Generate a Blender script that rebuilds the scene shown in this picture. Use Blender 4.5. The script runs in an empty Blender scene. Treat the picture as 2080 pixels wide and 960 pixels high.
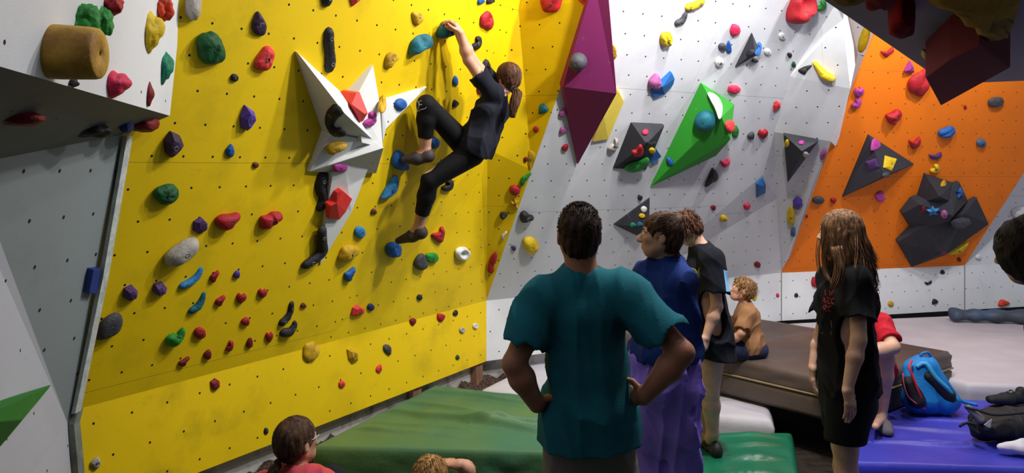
import bpy, bmesh, math, random
import numpy as np
from mathutils import Vector as V, Matrix, noise
from mathutils.bvhtree import BVHTree
C = bpy.context.scene.collection
F, H, HY, CX = 1500.0, 1.95, 340.0, 1040.0       # focal length in px, eye height, horizon row, centre column
R = math.radians

def P(px, py, Y): return V(((px-CX)/F*Y, Y, H-(py-HY)/F*Y))
def ray(px, py): return V(((px-CX)/F, 1.0, -(py-HY)/F))
CAM = V((0, 0, H))
def onplane(px, py, p0, n):
    d = ray(px, py); return CAM + d*((p0-CAM).dot(n)/d.dot(n))

# ---------------------------------------------------------------- materials
def srgb(r, g, b):
    f = lambda c: (c/255/12.92) if c/255 <= .04045 else ((c/255+.055)/1.055)**2.4
    return (f(r), f(g), f(b), 1)
MATS = {}
def nd(nt, t, **kw):
    n = nt.nodes.new(t)
    for k, v in kw.items(): setattr(n, k, v)
    return n
def math_(nt, op, a, b=None, c=None):
    n = nd(nt, 'ShaderNodeMath', operation=op)
    for i, x in enumerate((a, b, c)):
        if x is None: continue
        if isinstance(x, (int, float)): n.inputs[i].default_value = x
        else: nt.links.new(x, n.inputs[i])
    return n.outputs[0]
def mixc(nt, fac, a, b):
    n = nd(nt, 'ShaderNodeMix', data_type='RGBA')
    for sock, x in ((n.inputs[0], fac), (n.inputs[6], a), (n.inputs[7], b)):
        if isinstance(x, (int, float, tuple)): sock.default_value = x
        else: nt.links.new(x, sock)
    return n.outputs[2]
def ramp(nt, fac, lo, hi):
    n = nd(nt, 'ShaderNodeMapRange'); nt.links.new(fac, n.inputs[0])
    n.inputs[1].default_value = lo; n.inputs[2].default_value = hi
    return n.outputs[0]
def noise_(nt, vec, scale, detail=3, rough=.55):
    n = nd(nt, 'ShaderNodeTexNoise'); n.inputs['Scale'].default_value = scale
    n.inputs['Detail'].default_value = detail; n.inputs['Roughness'].default_value = rough
    if vec is not None: nt.links.new(vec, n.inputs['Vector'])
    return n.outputs['Fac']
def newmat(name):
    m = bpy.data.materials.new(name); m.use_nodes = True
    return m, m.node_tree, m.node_tree.nodes['Principled BSDF']
def mat(name, rgb, rough=.6, var=.12, scale=8, bump=.0, bscale=60, spec=.4, sheen=0, second=None, stretch=None, thr=(.35,.65)):
    """plain material: colour with soft mottling of its own, optional bump"""
    if name in MATS: return MATS[name]
    m, nt, b = newmat(name)
    tc = nd(nt, 'ShaderNodeTexCoord').outputs['Object']
    if stretch:
        mp = nd(nt, 'ShaderNodeMapping'); mp.inputs['Scale'].default_value = stretch
        nt.links.new(tc, mp.inputs[0]); tc = mp.outputs[0]
    c = srgb(*rgb); d = tuple(x*(1-var*2) for x in c[:3])+(1,)
    if second: d = srgb(*second)
    col = mixc(nt, ramp(nt, noise_(nt, tc, scale), *thr), c, d)
    nt.links.new(col, b.inputs['Base Color'])
    b.inputs['Roughness'].default_value = rough
    b.inputs['Specular IOR Level'].default_value = spec
    if sheen: b.inputs['Sheen Weight'].default_value = sheen
    if bump:
        bp = nd(nt, 'ShaderNodeBump'); bp.inputs['Strength'].default_value = bump; bp.inputs['Distance'].default_value = .01
        nt.links.new(noise_(nt, tc, bscale, 4), bp.inputs['Height']); nt.links.new(bp.outputs[0], b.inputs['Normal'])
    MATS[name] = m; return m
def wallmat(name, rgb, dirt, dirtamt, pu=.165, pv=.169, du=0, dv=0, r=.0068, seams=True, grit=.15, rough=.62, stag=.5, lo=.52, hi=.78):
    """painted plywood climbing panel: bolt holes on a lattice, seams, scuffs; all in metric UVs"""
    m, nt, b = newmat(name)
    uv = nd(nt, 'ShaderNodeUVMap').outputs[0]
    sep = nd(nt, 'ShaderNodeSeparateXYZ'); nt.links.new(uv, sep.inputs[0]); u, v = sep.outputs[0], sep.outputs[1]
    vv = math_(nt, 'DIVIDE', math_(nt, 'ADD', v, dv), pv)
    row = math_(nt, 'FLOOR', vv)
    off = math_(nt, 'MULTIPLY', math_(nt, 'MODULO', math_(nt, 'ADD', row, 1000), 2), stag)
    uu = math_(nt, 'ADD', math_(nt, 'DIVIDE', math_(nt, 'ADD', u, du), pu), off)
    fu = math_(nt, 'MULTIPLY', math_(nt, 'SUBTRACT', math_(nt, 'FRACT', uu), .5), pu)
    fv = math_(nt, 'MULTIPLY', math_(nt, 'SUBTRACT', math_(nt, 'FRACT', vv), .5), pv)
    dist = math_(nt, 'SQRT', math_(nt, 'ADD', math_(nt, 'MULTIPLY', fu, fu), math_(nt, 'MULTIPLY', fv, fv)))
    hole = math_(nt, 'LESS_THAN', dist, r)
    c = srgb(*rgb)
    n1 = noise_(nt, uv, 2.3, 5, .6); n2 = noise_(nt, uv, 9, 6, .7); n3 = noise_(nt, uv, .9, 2)
    f1 = math_(nt, 'MULTIPLY', ramp(nt, n1, lo, hi), dirtamt)
    f2 = math_(nt, 'MULTIPLY', ramp(nt, n2, .58, .82), dirtamt*.8)
    col = mixc(nt, f1, c, srgb(*dirt)); col = mixc(nt, f2, col, srgb(*dirt))
    dk = tuple(x*.86 for x in c[:3])+(1,)
    col = mixc(nt, math_(nt, 'MULTIPLY', ramp(nt, n3, .4, .65), .5), col, dk)
    if seams:
        s = math_(nt, 'FRACT', math_(nt, 'DIVIDE', v, 1.22))
        line = math_(nt, 'MULTIPLY', math_(nt, 'LESS_THAN', math_(nt, 'ABSOLUTE', math_(nt, 'SUBTRACT', s, .5)), 2), math_(nt, 'LESS_THAN', s, .0035))
        s2 = math_(nt, 'FRACT', math_(nt, 'DIVIDE', math_(nt, 'ADD', u, .7), 2.44))
        line = math_(nt, 'MAXIMUM', line, math_(nt, 'MULTIPLY', math_(nt, 'LESS_THAN', s2, .0012), .6))
        col = mixc(nt, math_(nt, 'MULTIPLY', line, .45), col, srgb(70, 60, 40))
    col = mixc(nt, hole, col, (.012, .01, .01, 1))
    nt.links.new(col, b.inputs['Base Color']); b.inputs['Roughness'].default_value = rough
    b.inputs['Specular IOR Level'].default_value = .3
    bp = nd(nt, 'ShaderNodeBump'); bp.inputs['Strength'].default_value = grit; bp.inputs['Distance'].default_value = .004
    nt.links.new(noise_(nt, uv, 160, 3), bp.inputs['Height']); nt.links.new(bp.outputs[0], b.inputs['Normal'])
    MATS[name] = m; return m

# ---------------------------------------------------------------- objects
def tag(o, label=None, cat=None, group=None, kind=None):
    if label: o['label'] = label
    if cat: o['category'] = cat
    if group: o['group'] = group
    if kind: o['kind'] = kind
    return o
def mk(name, verts, faces, m, parent=None, smooth=False, loc=None):
    """link one mesh object; its origin sits at loc (default: mean of the verts)"""
    vs = [V(v) for v in verts]
    if parent is not None: o0 = V(parent.location)
    else: o0 = V(loc) if loc is not None else sum(vs, V((0, 0, 0)))/len(vs)
    me = bpy.data.meshes.new(name)
    me.from_pydata([tuple(v-o0) for v in vs], [], faces)
    for x in (m if isinstance(m, (list, tuple)) else [m]): me.materials.append(x)
    me.validate(); me.update()
    if smooth: me.polygons.foreach_set('use_smooth', [True]*len(me.polygons))
    o = bpy.data.objects.new(name, me); C.objects.link(o)
    if parent is not None: o.parent = parent
    else: o.location = o0
    return o
def empty(name, loc):
    o = bpy.data.objects.new(name, None); C.objects.link(o); o.location = loc
    o.empty_display_size = .1; return o
def fixn(o):
    bm = bmesh.new(); bm.from_mesh(o.data); bmesh.ops.recalc_face_normals(bm, faces=bm.faces); bm.to_mesh(o.data); bm.free(); return o
def bevel(o, w=.004, seg=2):
    b = o.modifiers.new('bevel', 'BEVEL'); b.width = w; b.segments = seg; b.limit_method = 'ANGLE'; return o
def frame_of(n, up=V((0, 0, 1))):
    n = n.normalized(); t = up.cross(n)
    if t.length < 1e-3: t = V((1, 0, 0)).cross(n)
    t.normalize(); return t, n.cross(t)
def catmull(pts, n, closed=True):
    out = []; L = len(pts)
    segs = L if closed else L-1
    for i in range(segs):
        if closed: p = [pts[(i+k-1) % L] for k in range(4)]
        else: p = [pts[max(0, min(L-1, i+k-1))] for k in range(4)]
        for j in range(n):
            t = j/n
            out.append(p[1]*1.0 + (p[2]-p[0])*(.5*t) + (p[0]*2-p[1]*5+p[2]*4-p[3])*(.5*t*t) + (p[1]*3-p[0]-p[2]*3+p[3])*(.5*t**3))
    if not closed: out.append(pts[-1].copy())
    return out
def tube_data(path, radii, sides=8, vs=None, fs=None, flat=None):
    """sweep a circle along a path; appends to vs/fs"""
    if vs is None: vs, fs = [], []
    n = len(path); prev = None
    for i, p in enumerate(path):
        t = (path[min(i+1, n-1)]-path[max(i-1, 0)]).normalized()
        if prev is None: a = t.orthogonal().normalized()
        else: a = (prev - t*prev.dot(t)).normalized()
        prev = a; b = t.cross(a); r = radii[i] if isinstance(radii, (list, tuple)) else radii
        base = len(vs)
        for k in range(sides):
            q = 2*math.pi*k/sides; vs.append(p + a*(math.cos(q)*r) + b*(math.sin(q)*r))
        if i:
            for k in range(sides):
                k2 = (k+1) % sides
                fs.append((base-sides+k, base-sides+k2, base+k2, base+k))
        if i == 0: fs.append(tuple(range(base+sides-1, base-1, -1)))
        if i == n-1: fs.append(tuple(range(base, base+sides)))
    return vs, fs
def tube(name, path, radii, m, parent=None, sides=8, smooth=True):
    vs, fs = tube_data([V(p) for p in path], radii, sides)
    return mk(name, vs, fs, m, parent, smooth)

# ---------------------------------------------------------------- implicit surfaces
class SDF:
    """smooth union of tapered capsules and ellipsoids, meshed with surface nets"""
    def __init__(s, vox=.008, k=.02): s.pr = []; s.vox = vox; s.k = k; s.disp = None
    def cone(s, a, b, ra, rb, side=None, sx=1.0, k=None, op='add'):
        s.pr.append(('c', np.array(a, float), np.array(b, float), ra, rb, None if side is None else np.array(V(side).normalized(), float), sx, s.k if k is None else k, op)); return s
    def ell(s, c, r, M=None, k=None, op='add'):
        s.pr.append(('e', np.array(c, float), np.array(r, float), None if M is None else np.array(M, float), 0, 0, 0, s.k if k is None else k, op)); return s
    def cut(s, c, n): s.pr.append(('h', np.array(c, float), np.array(V(n).normalized(), float), 0, 0, 0, 0, 0, 'cut')); return s
    def chain(s, pts, rs, **kw):
        for i in range(len(pts)-1): s.cone(pts[i], pts[i+1], rs[i], rs[i+1], **kw)
        return s
    def ev(s, p, X):
        t = p[0]
        if t == 'c':
            a, b, ra, rb, sd, sx = p[1:7]
            ba = b-a; pa = [X[i]-a[i] for i in range(3)]
            if sd is not None:
                ds = (pa[0]*sd[0]+pa[1]*sd[1]+pa[2]*sd[2])*(1/sx-1)
                pa = [pa[i]+ds*sd[i] for i in range(3)]
                ba = ba + sd*(ba@sd)*(1/sx-1)
            L = max(ba@ba, 1e-9)
            h = np.clip((pa[0]*ba[0]+pa[1]*ba[1]+pa[2]*ba[2])/L, 0, 1)
            return np.sqrt((pa[0]-ba[0]*h)**2+(pa[1]-ba[1]*h)**2+(pa[2]-ba[2]*h)**2) - (ra+(rb-ra)*h)
        if t == 'e':
            c, r, M = p[1:4]
            q = [X[i]-c[i] for i in range(3)]
            if M is not None: q = [q[0]*M[j][0]+q[1]*M[j][1]+q[2]*M[j][2] for j in range(3)]
            k0 = np.sqrt((q[0]/r[0])**2+(q[1]/r[1])**2+(q[2]/r[2])**2)
            k1 = np.sqrt((q[0]/r[0]**2)**2+(q[1]/r[1]**2)**2+(q[2]/r[2]**2)**2)
            return k0*(k0-1)/np.maximum(k1, 1e-6)
        c, n = p[1:3]
        return (X[0]-c[0])*n[0]+(X[1]-c[1])*n[1]+(X[2]-c[2])*n[2]
    def bb(s, p):
        if p[0] == 'c':
            m = max(p[3], p[4])*max(p[6], 1)
            return np.minimum(p[1], p[2])-m, np.maximum(p[1], p[2])+m
        m = max(p[2]); return p[1]-m, p[1]+m
    def mesh(s):
        h = s.vox; B = [s.bb(p) for p in s.pr if p[8] == 'add']
        lo = np.min([b[0] for b in B], 0)-4*h; hi = np.max([b[1] for b in B], 0)+4*h
        N = np.ceil((hi-lo)/h).astype(int)+1
        ax = [(lo[i]+h*np.arange(N[i])).astype(np.float32) for i in range(3)]
        D = np.full(N, 1.0, np.float32)
        done = False
        for p in sorted(s.pr, key=lambda q: q[0] == 'h'):
            if p[0] == 'h' and not done and s.disp is not None:
                X = np.meshgrid(*ax, indexing='ij', sparse=True); D = D + s.disp(X).astype(np.float32); done = True
            if p[0] == 'h': i0 = [0]*3; i1 = list(N)
            else:
                a, b = s.bb(p); mg = p[7]+3*h
                i0 = [max(0, int((a[i]-mg-lo[i])/h)) for i in range(3)]; i1 = [min(N[i], int((b[i]+mg-lo[i])/h)+2) for i in range(3)]
            sl = tuple(slice(i0[i], i1[i]) for i in range(3))
            X = np.meshgrid(*[ax[i][sl[i]] for i in range(3)], indexing='ij', sparse=True)
            d = s.ev(p, X).astype(np.float32); o = D[sl]; k = max(p[7], 1e-4)
            if p[8] == 'add':
                w = np.maximum(k-np.abs(o-d), 0)/k; D[sl] = np.minimum(o, d)-w*w*k*.25
            elif p[8] == 'sub':
                w = np.maximum(k-np.abs(o+d), 0)/k; D[sl] = np.maximum(o, -d)+w*w*k*.25
            else: D[sl] = np.maximum(o, d)
        if s.disp is not None and not done:
            X = np.meshgrid(*ax, indexing='ij', sparse=True); D = D + s.disp(X).astype(np.float32)
        D[0], D[-1], D[:, 0], D[:, -1], D[:, :, 0], D[:, :, -1] = 1, 1, 1, 1, 1, 1
        ins = D < 0
        cnt = np.zeros(N-1, np.int8)
        for i in (0, 1):
            for j in (0, 1):
                for k in (0, 1): cnt += ins[i:N[0]-1+i, j:N[1]-1+j, k:N[2]-1+k]
        cells = np.argwhere((cnt > 0) & (cnt < 8))
        idx = -np.ones(N-1, np.int32); idx[tuple(cells.T)] = np.arange(len(cells))
        acc = np.zeros((len(cells), 3)); num = np.zeros(len(cells))
        cor = [(i, j, k) for i in (0, 1) for j in (0, 1) for k in (0, 1)]
        val = {c: D[cells[:, 0]+c[0], cells[:, 1]+c[1], cells[:, 2]+c[2]] for c in cor}
        for c in cor:
            for a in range(3):
                if c[a] == 0:
                    e = list(c); e[a] = 1; e = tuple(e); v0, v1 = val[c], val[e]
                    m = (v0 < 0) != (v1 < 0)
                    t = np.where(m, v0/np.where(m, v0-v1, 1), 0)
                    q = np.tile(np.array(c, float), (len(cells), 1)); q[:, a] += t
                    acc[m] += q[m]; num[m] += 1
        vs = lo + h*(cells + acc/num[:, None])
        quads = []
        for a in range(3):
            b, c = (a+1) % 3, (a+2) % 3
            s0 = [slice(1, N[i]-1) for i in range(3)]; s0[a] = slice(0, N[a]-1)
            s1 = list(s0); s1[a] = slice(1, N[a])
            A, Bq = ins[tuple(s0)], ins[tuple(s1)]
            e = np.argwhere(A != Bq); st = A[tuple(e.T)]
            e = e + np.array([0 if i == a else 1 for i in range(3)])
            def cell(db, dc):
                q = e.copy(); q[:, b] += db; q[:, c] += dc; return idx[tuple(q.T)]
            Q = np.stack([cell(-1, -1), cell(0, -1), cell(0, 0), cell(-1, 0)], 1)
            Q[~st] = Q[~st][:, ::-1]; quads.append(Q)
        return vs, np.concatenate(quads)
    def build(s, name, m, parent=None, matf=None):
        vs, q = s.mesh()
        o0 = np.array(parent.location) if parent is not None else vs.mean(0)
        me = bpy.data.meshes.new(name); n = len(vs); k = len(q)
        me.vertices.add(n); me.vertices.foreach_set('co', (vs-o0).astype(np.float32).ravel())
        me.loops.add(4*k); me.loops.foreach_set('vertex_index', q.astype(np.int32).ravel())
        me.polygons.add(k); me.polygons.foreach_set('loop_start', np.arange(0, 4*k, 4, dtype=np.int32))
        for x in (m if isinstance(m, (list, tuple)) else [m]): me.materials.append(x)
        me.update(calc_edges=True); me.validate()
        me.polygons.foreach_set('use_smooth', np.ones(len(me.polygons), bool))
        o = bpy.data.objects.new(name, me); C.objects.link(o)
        if parent is not None: o.parent = parent
        else: o.location = o0
        return o
def folds(seed, amp, freq, stretch=(1, 1, .55)):
    rs = np.random.RandomState(seed)
    W = [(rs.normal(size=3)*np.array(stretch)*freq, rs.rand()*6.3, rs.normal(size=3)*freq*.35) for _ in range(4)]
    def f(X):
        t = 0
        for w, ph, w2 in W:
            a = X[0]*w[0]+X[1]*w[1]+X[2]*w[2]+ph
            t = t + 1 - np.abs(np.sin(.5*a+.9*np.sin(X[0]*w2[0]+X[1]*w2[1]+X[2]*w2[2])))**.7
        return (.25-t)*amp
    return f
# ================================================================ the climbing walls
YELLOW = wallmat('yellow_panel', (228, 192, 0), (120, 108, 20), .42, du=.03, dv=.05)
YELLOWK = wallmat('yellow_kickboard', (228, 192, 0), (120, 108, 20), .6, seams=False, pu=.2, pv=.19)
WHITE = wallmat('white_panel', (212, 214, 220), (150, 152, 160), .35, pu=.178, du=.05)
WHITEK = wallmat('white_kickboard', (218, 220, 224), (160, 160, 165), .35, seams=False, pu=.18, pv=.19)
ORANGE = wallmat('orange_panel', (240, 122, 16), (170, 88, 20), .35, pu=.178, pv=.165)
LOWER = wallmat('left_lower_panel', (176, 178, 188), (140, 140, 150), .3, pu=.3, pv=.3, seams=False)  # white panel toned down, its shade put into the colour
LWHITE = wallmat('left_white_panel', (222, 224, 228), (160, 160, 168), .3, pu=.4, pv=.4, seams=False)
LSHADE = wallmat('left_shaded_panel', (132, 141, 144), (96, 104, 106), .35, pu=.22, pv=.2, du=.1, seams=False, r=.009)  # the facet's shade under the prow is painted into this grey
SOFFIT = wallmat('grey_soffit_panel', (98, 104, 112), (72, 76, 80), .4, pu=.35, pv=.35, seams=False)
EDGE = mat('cut_plywood_edge', (196, 202, 198), .8, .15, 20, .3)

WP, WF = [], []            # every climbing surface, for finding where a hold is bolted on
def reg(verts, faces):
    b = len(WP); WP.extend([V(v) for v in verts]); WF.extend([tuple(i+b for i in f) for f in faces])
TREE = [None]
def hit(px, py):
    if TREE[0] is None or TREE[0][1] != len(WF): TREE[0] = (BVHTree.FromPolygons(WP, WF), len(WF))
    d = ray(px, py); p, n, i, t = TREE[0][0].ray_cast(CAM, d.normalized())
    if p is None: return P(px, py, 7), V((0, -1, 0))
    if n.dot(d) > 0: n = -n
    return p, n
def wall(name, faces, thick=.03, origin=None):
    """faces: list of (points, material); panels share one mesh, metric UVs per face (u along the strike, v up the slope)"""
    vs, fs, mats, mi, uvs = [], [], [], [], []
    for pts, m in faces:
        pts = [V(p) for p in pts]
        n = V((0, 0, 0))
        for i in range(len(pts)): n += pts[i].cross(pts[(i+1) % len(pts)])
        n.normalize(); cen = sum(pts, V((0, 0, 0)))/len(pts)
        if n.dot(cen-CAM) > 0: n = -n; pts = pts[::-1]
        ids = []
        for p in pts:
            for i, q in enumerate(vs):
                if (p-q).length < 1e-4: ids.append(i); break
            else: vs.append(p); ids.append(len(vs)-1)
        fs.append(tuple(ids))
        if m not in mats: mats.append(m)
        mi.append(mats.index(m))
        u = V((0, 0, 1)).cross(n)
        if u.length < .05: u = V((1, 0, 0))
        u.normalize(); w = n.cross(u); o = origin or V((0, 0, .748))
        uvs.append([((p-o).dot(u), (p-o).dot(w)) for p in pts])
    reg(vs, fs)
    o = mk(name, vs, fs, mats)
    me = o.data; uvl = me.uv_layers.new(name='UVMap')
    for p, k, uv in zip(me.polygons, mi, uvs):
        p.material_index = k
        for li, c in zip(p.loop_indices, uv): uvl.data[li].uv = c
    s = o.modifiers.new('board', 'SOLIDIFY'); s.thickness = thick; s.offset = -1
    o['kind'] = 'structure'
    return o

ZB, ZK = .2, .748
d1 = V((.5412, .8409, 0)); n1 = V((.8409, -.5412, 0)); A1 = V((-.2316, 6.68, 0))
d2 = V((.8829, .4695, 0)); n2 = V((.4695, -.8829, 0))
A3 = V((3.078, 8.44, 0)); d3 = V((.9690, .2471, 0)); n3 = V((.2471, -.9690, 0))
def tilt(n, deg): return V((n.x*math.cos(R(deg)), n.y*math.cos(R(deg)), -math.sin(R(deg))))
def at_z(a, z): return V((a.x, a.y, z))
MN, WN, ON = tilt(n1, 20), tilt(n2, 35), tilt(n3, 30)
M0, W0, O0 = at_z(A1, ZK), at_z(A1, ZK), at_z(A3, ZK)
m = lambda x, y: onplane(x, y, M0, MN)
w = lambda x, y: onplane(x, y, W0, WN)
o_ = lambda x, y: onplane(x, y, O0, ON)
k1 = lambda x, y: onplane(x, y, M0, n1)
k2 = lambda x, y: onplane(x, y, W0, n2)
k3 = lambda x, y: onplane(x, y, O0, n3)
def line(a, d, s, z): q = a + d*s; return V((q.x, q.y, z))
# yellow: kickboard, big overhang, lower triangle, shaded return
cor_b, cor_k = at_z(A1, ZB), at_z(A1, ZK)
yl_b, yl_k = line(A1, d1, -4.2, ZB), line(A1, d1, -4.2, ZK)
P3 = P(978, 366, m(978, 366).y+.07)
P1 = line(A1, d1, -1.95, ZK)
ti = m(1053, 20); tt = m(1092, -230); to = w(1200, 0); too = w(1282, -235)
bend = P(990, 303, m(990, 303).y+.03)
wall('wall_yellow_kickboard', [([yl_b, cor_b, cor_k, P1, yl_k], YELLOWK)], .02)
wall('wall_yellow', [
    ([yl_k, P1, ti, tt, m(200, -230), m(-60, -230)], YELLOW),
    ([P1, bend, ti], YELLOW), ([P1, P3, bend], YELLOW),
    ([P1, cor_k, P3], YELLOW)], .02)
wall('wall_yellow_return', [
    ([cor_k, w(1080, 345), bend, P3], YELLOW), ([bend, w(1080, 345), to, too, tt, ti], YELLOW)], .02)
# white: kickboard, steep overhang, bright lower triangle, projecting box, recess
wk = line(A1, d2, 3.749, ZK); wb = line(A1, d2, 3.749, ZB)
h1 = line(A1, d2, 1.62, ZK)
pa, pb, pd = w(1605, 155), P(1727, 180, 6.42), w(1573, 268)
pc = onplane(1688, 287, pa, (pb-pa).cross(pd-pa).normalized())
pe = w(1550, 355); pf = P(1578, 403, 7.66); pg = P(1712, 40, 6.15); ph = w(1697, 10); pi_ = P(1740, -230, 5.2); pj = w(1800, -240)
wall('wall_white_kickboard', [([at_z(A1, ZB), wb, wk, h1, cor_k], WHITEK)], .015)
wall('wall_white', [
    ([cor_k, h1, pe, pd, pa, ph, w(1760, -240), too, to, w(1080, 345)], WHITE),
    ([h1, pf, pe], WHITE)], .015)
wall('wall_white_lower', [([h1, wk, pf], WHITEK)], .01)
wall('wall_white_box', [
    ([pa, pb, pg, ph], WHITE), ([pa, pd, pc, pb], WHITE),
    ([ph, pg, pi_, w(1760, -240)], WHITE)], .015)
wall('wall_white_recess', [
    ([pd, pe, pf, pc], WHITE), ([pf, wk, P(1592, 556, 8.6), pc], WHITE),
    ([pc, pb, P(1742, 110, 7.75), P(1700, 300, 7.95)], WHITE), ([pb, pg, P(1722, 20, 7.6), P(1742, 110, 7.75)], WHITE),
    ([P(1722, 20, 7.6), P(1742, 110, 7.75), P(1850, 130, 7.6), P(1850, -200, 7.3), P(1700, -200, 7.3)], WHITE),
    ([P(1742, 110, 7.75), P(1700, 300, 7.95), P(1592, 556, 8.62), P(1640, 540, 8.7), P(1830, 110, 7.75)], WHITE)], .015)
# orange face and the white kickboard below it
ob, orr = at_z(A3, ZB), line(A3, d3, 2.56, ZK)
wall('wall_orange', [([at_z(A3, ZK), orr, o_(2080, 350), o_(2260, 70), o_(2260, -150), o_(1850, -120), o_(1787, 45)], ORANGE)], .03)
wall('wall_right_kickboard', [
    ([ob, line(A3, d3, 2.56, ZB), orr, at_z(A3, ZK)], WHITEK),
    ([line(A3, d3, 2.56, ZB), line(A3, d3, 7, ZB), line(A3, d3, 7, ZK), orr], WHITEK),
    ], .02)
wall('wall_right', [
    ([orr, line(A3, d3, 7, ZK), line(A3, d3, 7, 4.2)+n3*.4, line(A3, d3, 2.0, 4.2)+n3*.4], WHITE)], .02)
# seam strips between kickboards
for k, (a, dd) in enumerate(((A3, V((0, 0, 0))), (line(A3, d3, 2.56, 0), V((0, 0, 0))))):
    q = at_z(a, ZB)+n3*.002
    t = mk('trim_%d' % (k+1), [q-d3*.004, q+d3*.004, q+d3*.004+V((0, 0, .548)), q-d3*.004+V((0, 0, .548)),
        q-d3*.004+n3*.004, q+d3*.004+n3*.004, q+d3*.004+n3*.004+V((0, 0, .548)), q-d3*.004+n3*.004+V((0, 0, .548))],
        [(0, 1, 2, 3), (4, 5, 6, 7), (0, 1, 5, 4), (1, 2, 6, 5), (2, 3, 7, 6), (3, 0, 4, 7)], mat('seam_shadow_gap', (120, 118, 115), .8))
    fixn(t); tag(t, kind='structure')
# the nearer wall on the left: white prow, its underside, facet greyed for its shade and pale lower facet
l_a, l_b = P(345, 235, 3.45), P(0, 135, 1.77)
ex = (l_b-l_a).normalized()
l_b2 = l_b + ex*1.3
l_t, l_t2 = P(371, 0, 3.36), None
l_t = l_a + (P(372, -20, 3.42)-l_a)*5.0
l_t2 = l_b2 + (l_t-l_a)
g_tr, g_br = P(255, 272, 3.40), P(150, 835, 3.58)
g_l = P(0, 490, 2.72)
gn = (g_br-g_tr).cross(g_l-g_tr).normalized()
g_tl, g_c = onplane(0, 322, g_tr, gn), onplane(137, 858, g_tr, gn)
g_x, g_y = g_tl+(g_tl-g_tr)*.45, g_l+(g_l-g_c)*.5+(g_tl-g_tr)*.1
dwn = P(150, 1060, 3.56); dwn2 = P(0, 1060, 2.74)
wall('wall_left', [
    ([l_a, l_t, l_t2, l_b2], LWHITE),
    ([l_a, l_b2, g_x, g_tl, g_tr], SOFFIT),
    ([g_tr, g_tl, g_x, g_y, g_l, g_c, g_br], LSHADE),
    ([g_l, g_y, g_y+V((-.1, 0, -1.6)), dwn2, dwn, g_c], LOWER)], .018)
# its pale board edge, standing just proud of the yellow face
def strip(name, pts, wd, m_):
    vs, fs = [], []
    for p in pts:
        q = V((wd*.6, .0, 0)); back = V((0, .05, 0))
        vs += [p-q*.3, p+q, p+q+back, p-q*.3+back]
    for i in range(len(pts)-1):
        for k in range(4): fs.append((4*i+k, 4*i+(k+1) % 4, 4*i+4+(k+1) % 4, 4*i+4+k))
    fs += [(3, 2, 1, 0), tuple(4*len(pts)-4+k for k in range(4))]
    o = fixn(mk(name, vs, fs, m_)); return tag(o, kind='structure')
fw = V((.012, -.035, 0)); strip('trim_3', [g_tr+fw+V((0, 0, -.01)), g_tr.lerp(g_br, .5)+fw+V((.012, 0, 0)), g_br+fw], .024, EDGE)
strip('trim_4', [P(146, 835, 3.57), P(139, 862, 3.55), P(148, 960, 3.56), dwn], .045, mat('grubby_board_edge', (120, 126, 116), .85, .2, 10, .3))

# dark roof of the boulder overhead on the right
RZ = 2.5
rp = [(1.02, 2.42), (2.86, 4.86), (3.35, 4.64), (5.2, 4.5), (5.2, .6), (.85, .6), (.72, 1.9)]
vs = [V((x, y, RZ)) for x, y in rp] + [V((x, y, RZ+.9)) for x, y in rp]; nrp = len(rp)
roof = mk('ceiling', vs, [tuple(range(nrp)), tuple(range(2*nrp-1, nrp-1, -1))] + [(i, (i+1) % nrp, nrp+(i+1) % nrp, nrp+i) for i in range(nrp)], SOFFIT)
fixn(roof); tag(roof, kind='structure'); reg(vs, [tuple(range(nrp))])
uvl = roof.data.uv_layers.new(name='UVMap')
for p in roof.data.polygons:
    for li in p.loop_indices:
        c = roof.data.vertices[roof.data.loops[li].vertex_index].co; uvl.data[li].uv = (c.x, c.y)

# unseen hall wall behind the photographer, added dark to hold back fill light
wall('wall_back', [([V((-7, -2.2, -.2)), V((9, -2.2, -.2)), V((9, -2.2, 6.5)), V((-7, -2.2, 6.5))], mat('dark_hall_wall', (70, 72, 76), .9))], .05)
# floor, footing, dirt
EARTH = mat('dark_earth', (58, 46, 38), .95, .35, 14, .9, 40)
fl = mk('floor', [(-7, -2.2, -.22), (9, -2.2, -.22), (9, 11, -.22), (-6, 11, -.22), (-7, -2.2, -.3), (9, -2.2, -.3), (9, 11, -.3), (-6, 11, -.3)],
        [(0, 1, 2, 3), (7, 6, 5, 4), (0, 4, 5, 1), (1, 5, 6, 2), (2, 6, 7, 3), (3, 7, 4, 0)], EARTH)
tag(fl, kind='structure')
CONC = mat('rough_concrete', (176, 172, 168), .9, .22, 7, .5, 30, second=(96, 92, 88), thr=(.5, .75))
def block(name, a, b, depth, z0, z1, m_, n):
    a, b = V((a.x, a.y, 0)), V((b.x, b.y, 0)); n = V(n)
    c = [a, b, b-n*depth, a-n*depth]
    vs = [V((q.x, q.y, z0)) for q in c]+[V((q.x, q.y, z1)) for q in c]
    return fixn(mk(name, vs, [(3, 2, 1, 0), (4, 5, 6, 7), (0, 1, 5, 4), (1, 2, 6, 5), (2, 3, 7, 6), (3, 0, 4, 7)], m_))
tag(block('trim_5', line(A1, d1, -4.2, 0)-n1*.09, line(A1, d1, .06, 0)-n1*.09, .2, -.22, .165, CONC, n1), kind='structure')
tag(block('trim_6', line(A1, d2, -.05, 0)-n2*.12, line(A1, d2, 3.9, 0)-n2*.12, .2, -.22, .17, CONC, n2), kind='structure')
tag(block('trim_7', A3-n3*.1-d3*.2, line(A3, d3, 7, 0)-n3*.1, .2, -.22, .19, mat('dark_footing', (60, 58, 56), .9), n3), kind='structure')
WOODP = mat('weathered_timber', (150, 108, 84), .85, .25, 30, .4, 60, stretch=(1, 1, .1))
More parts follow.
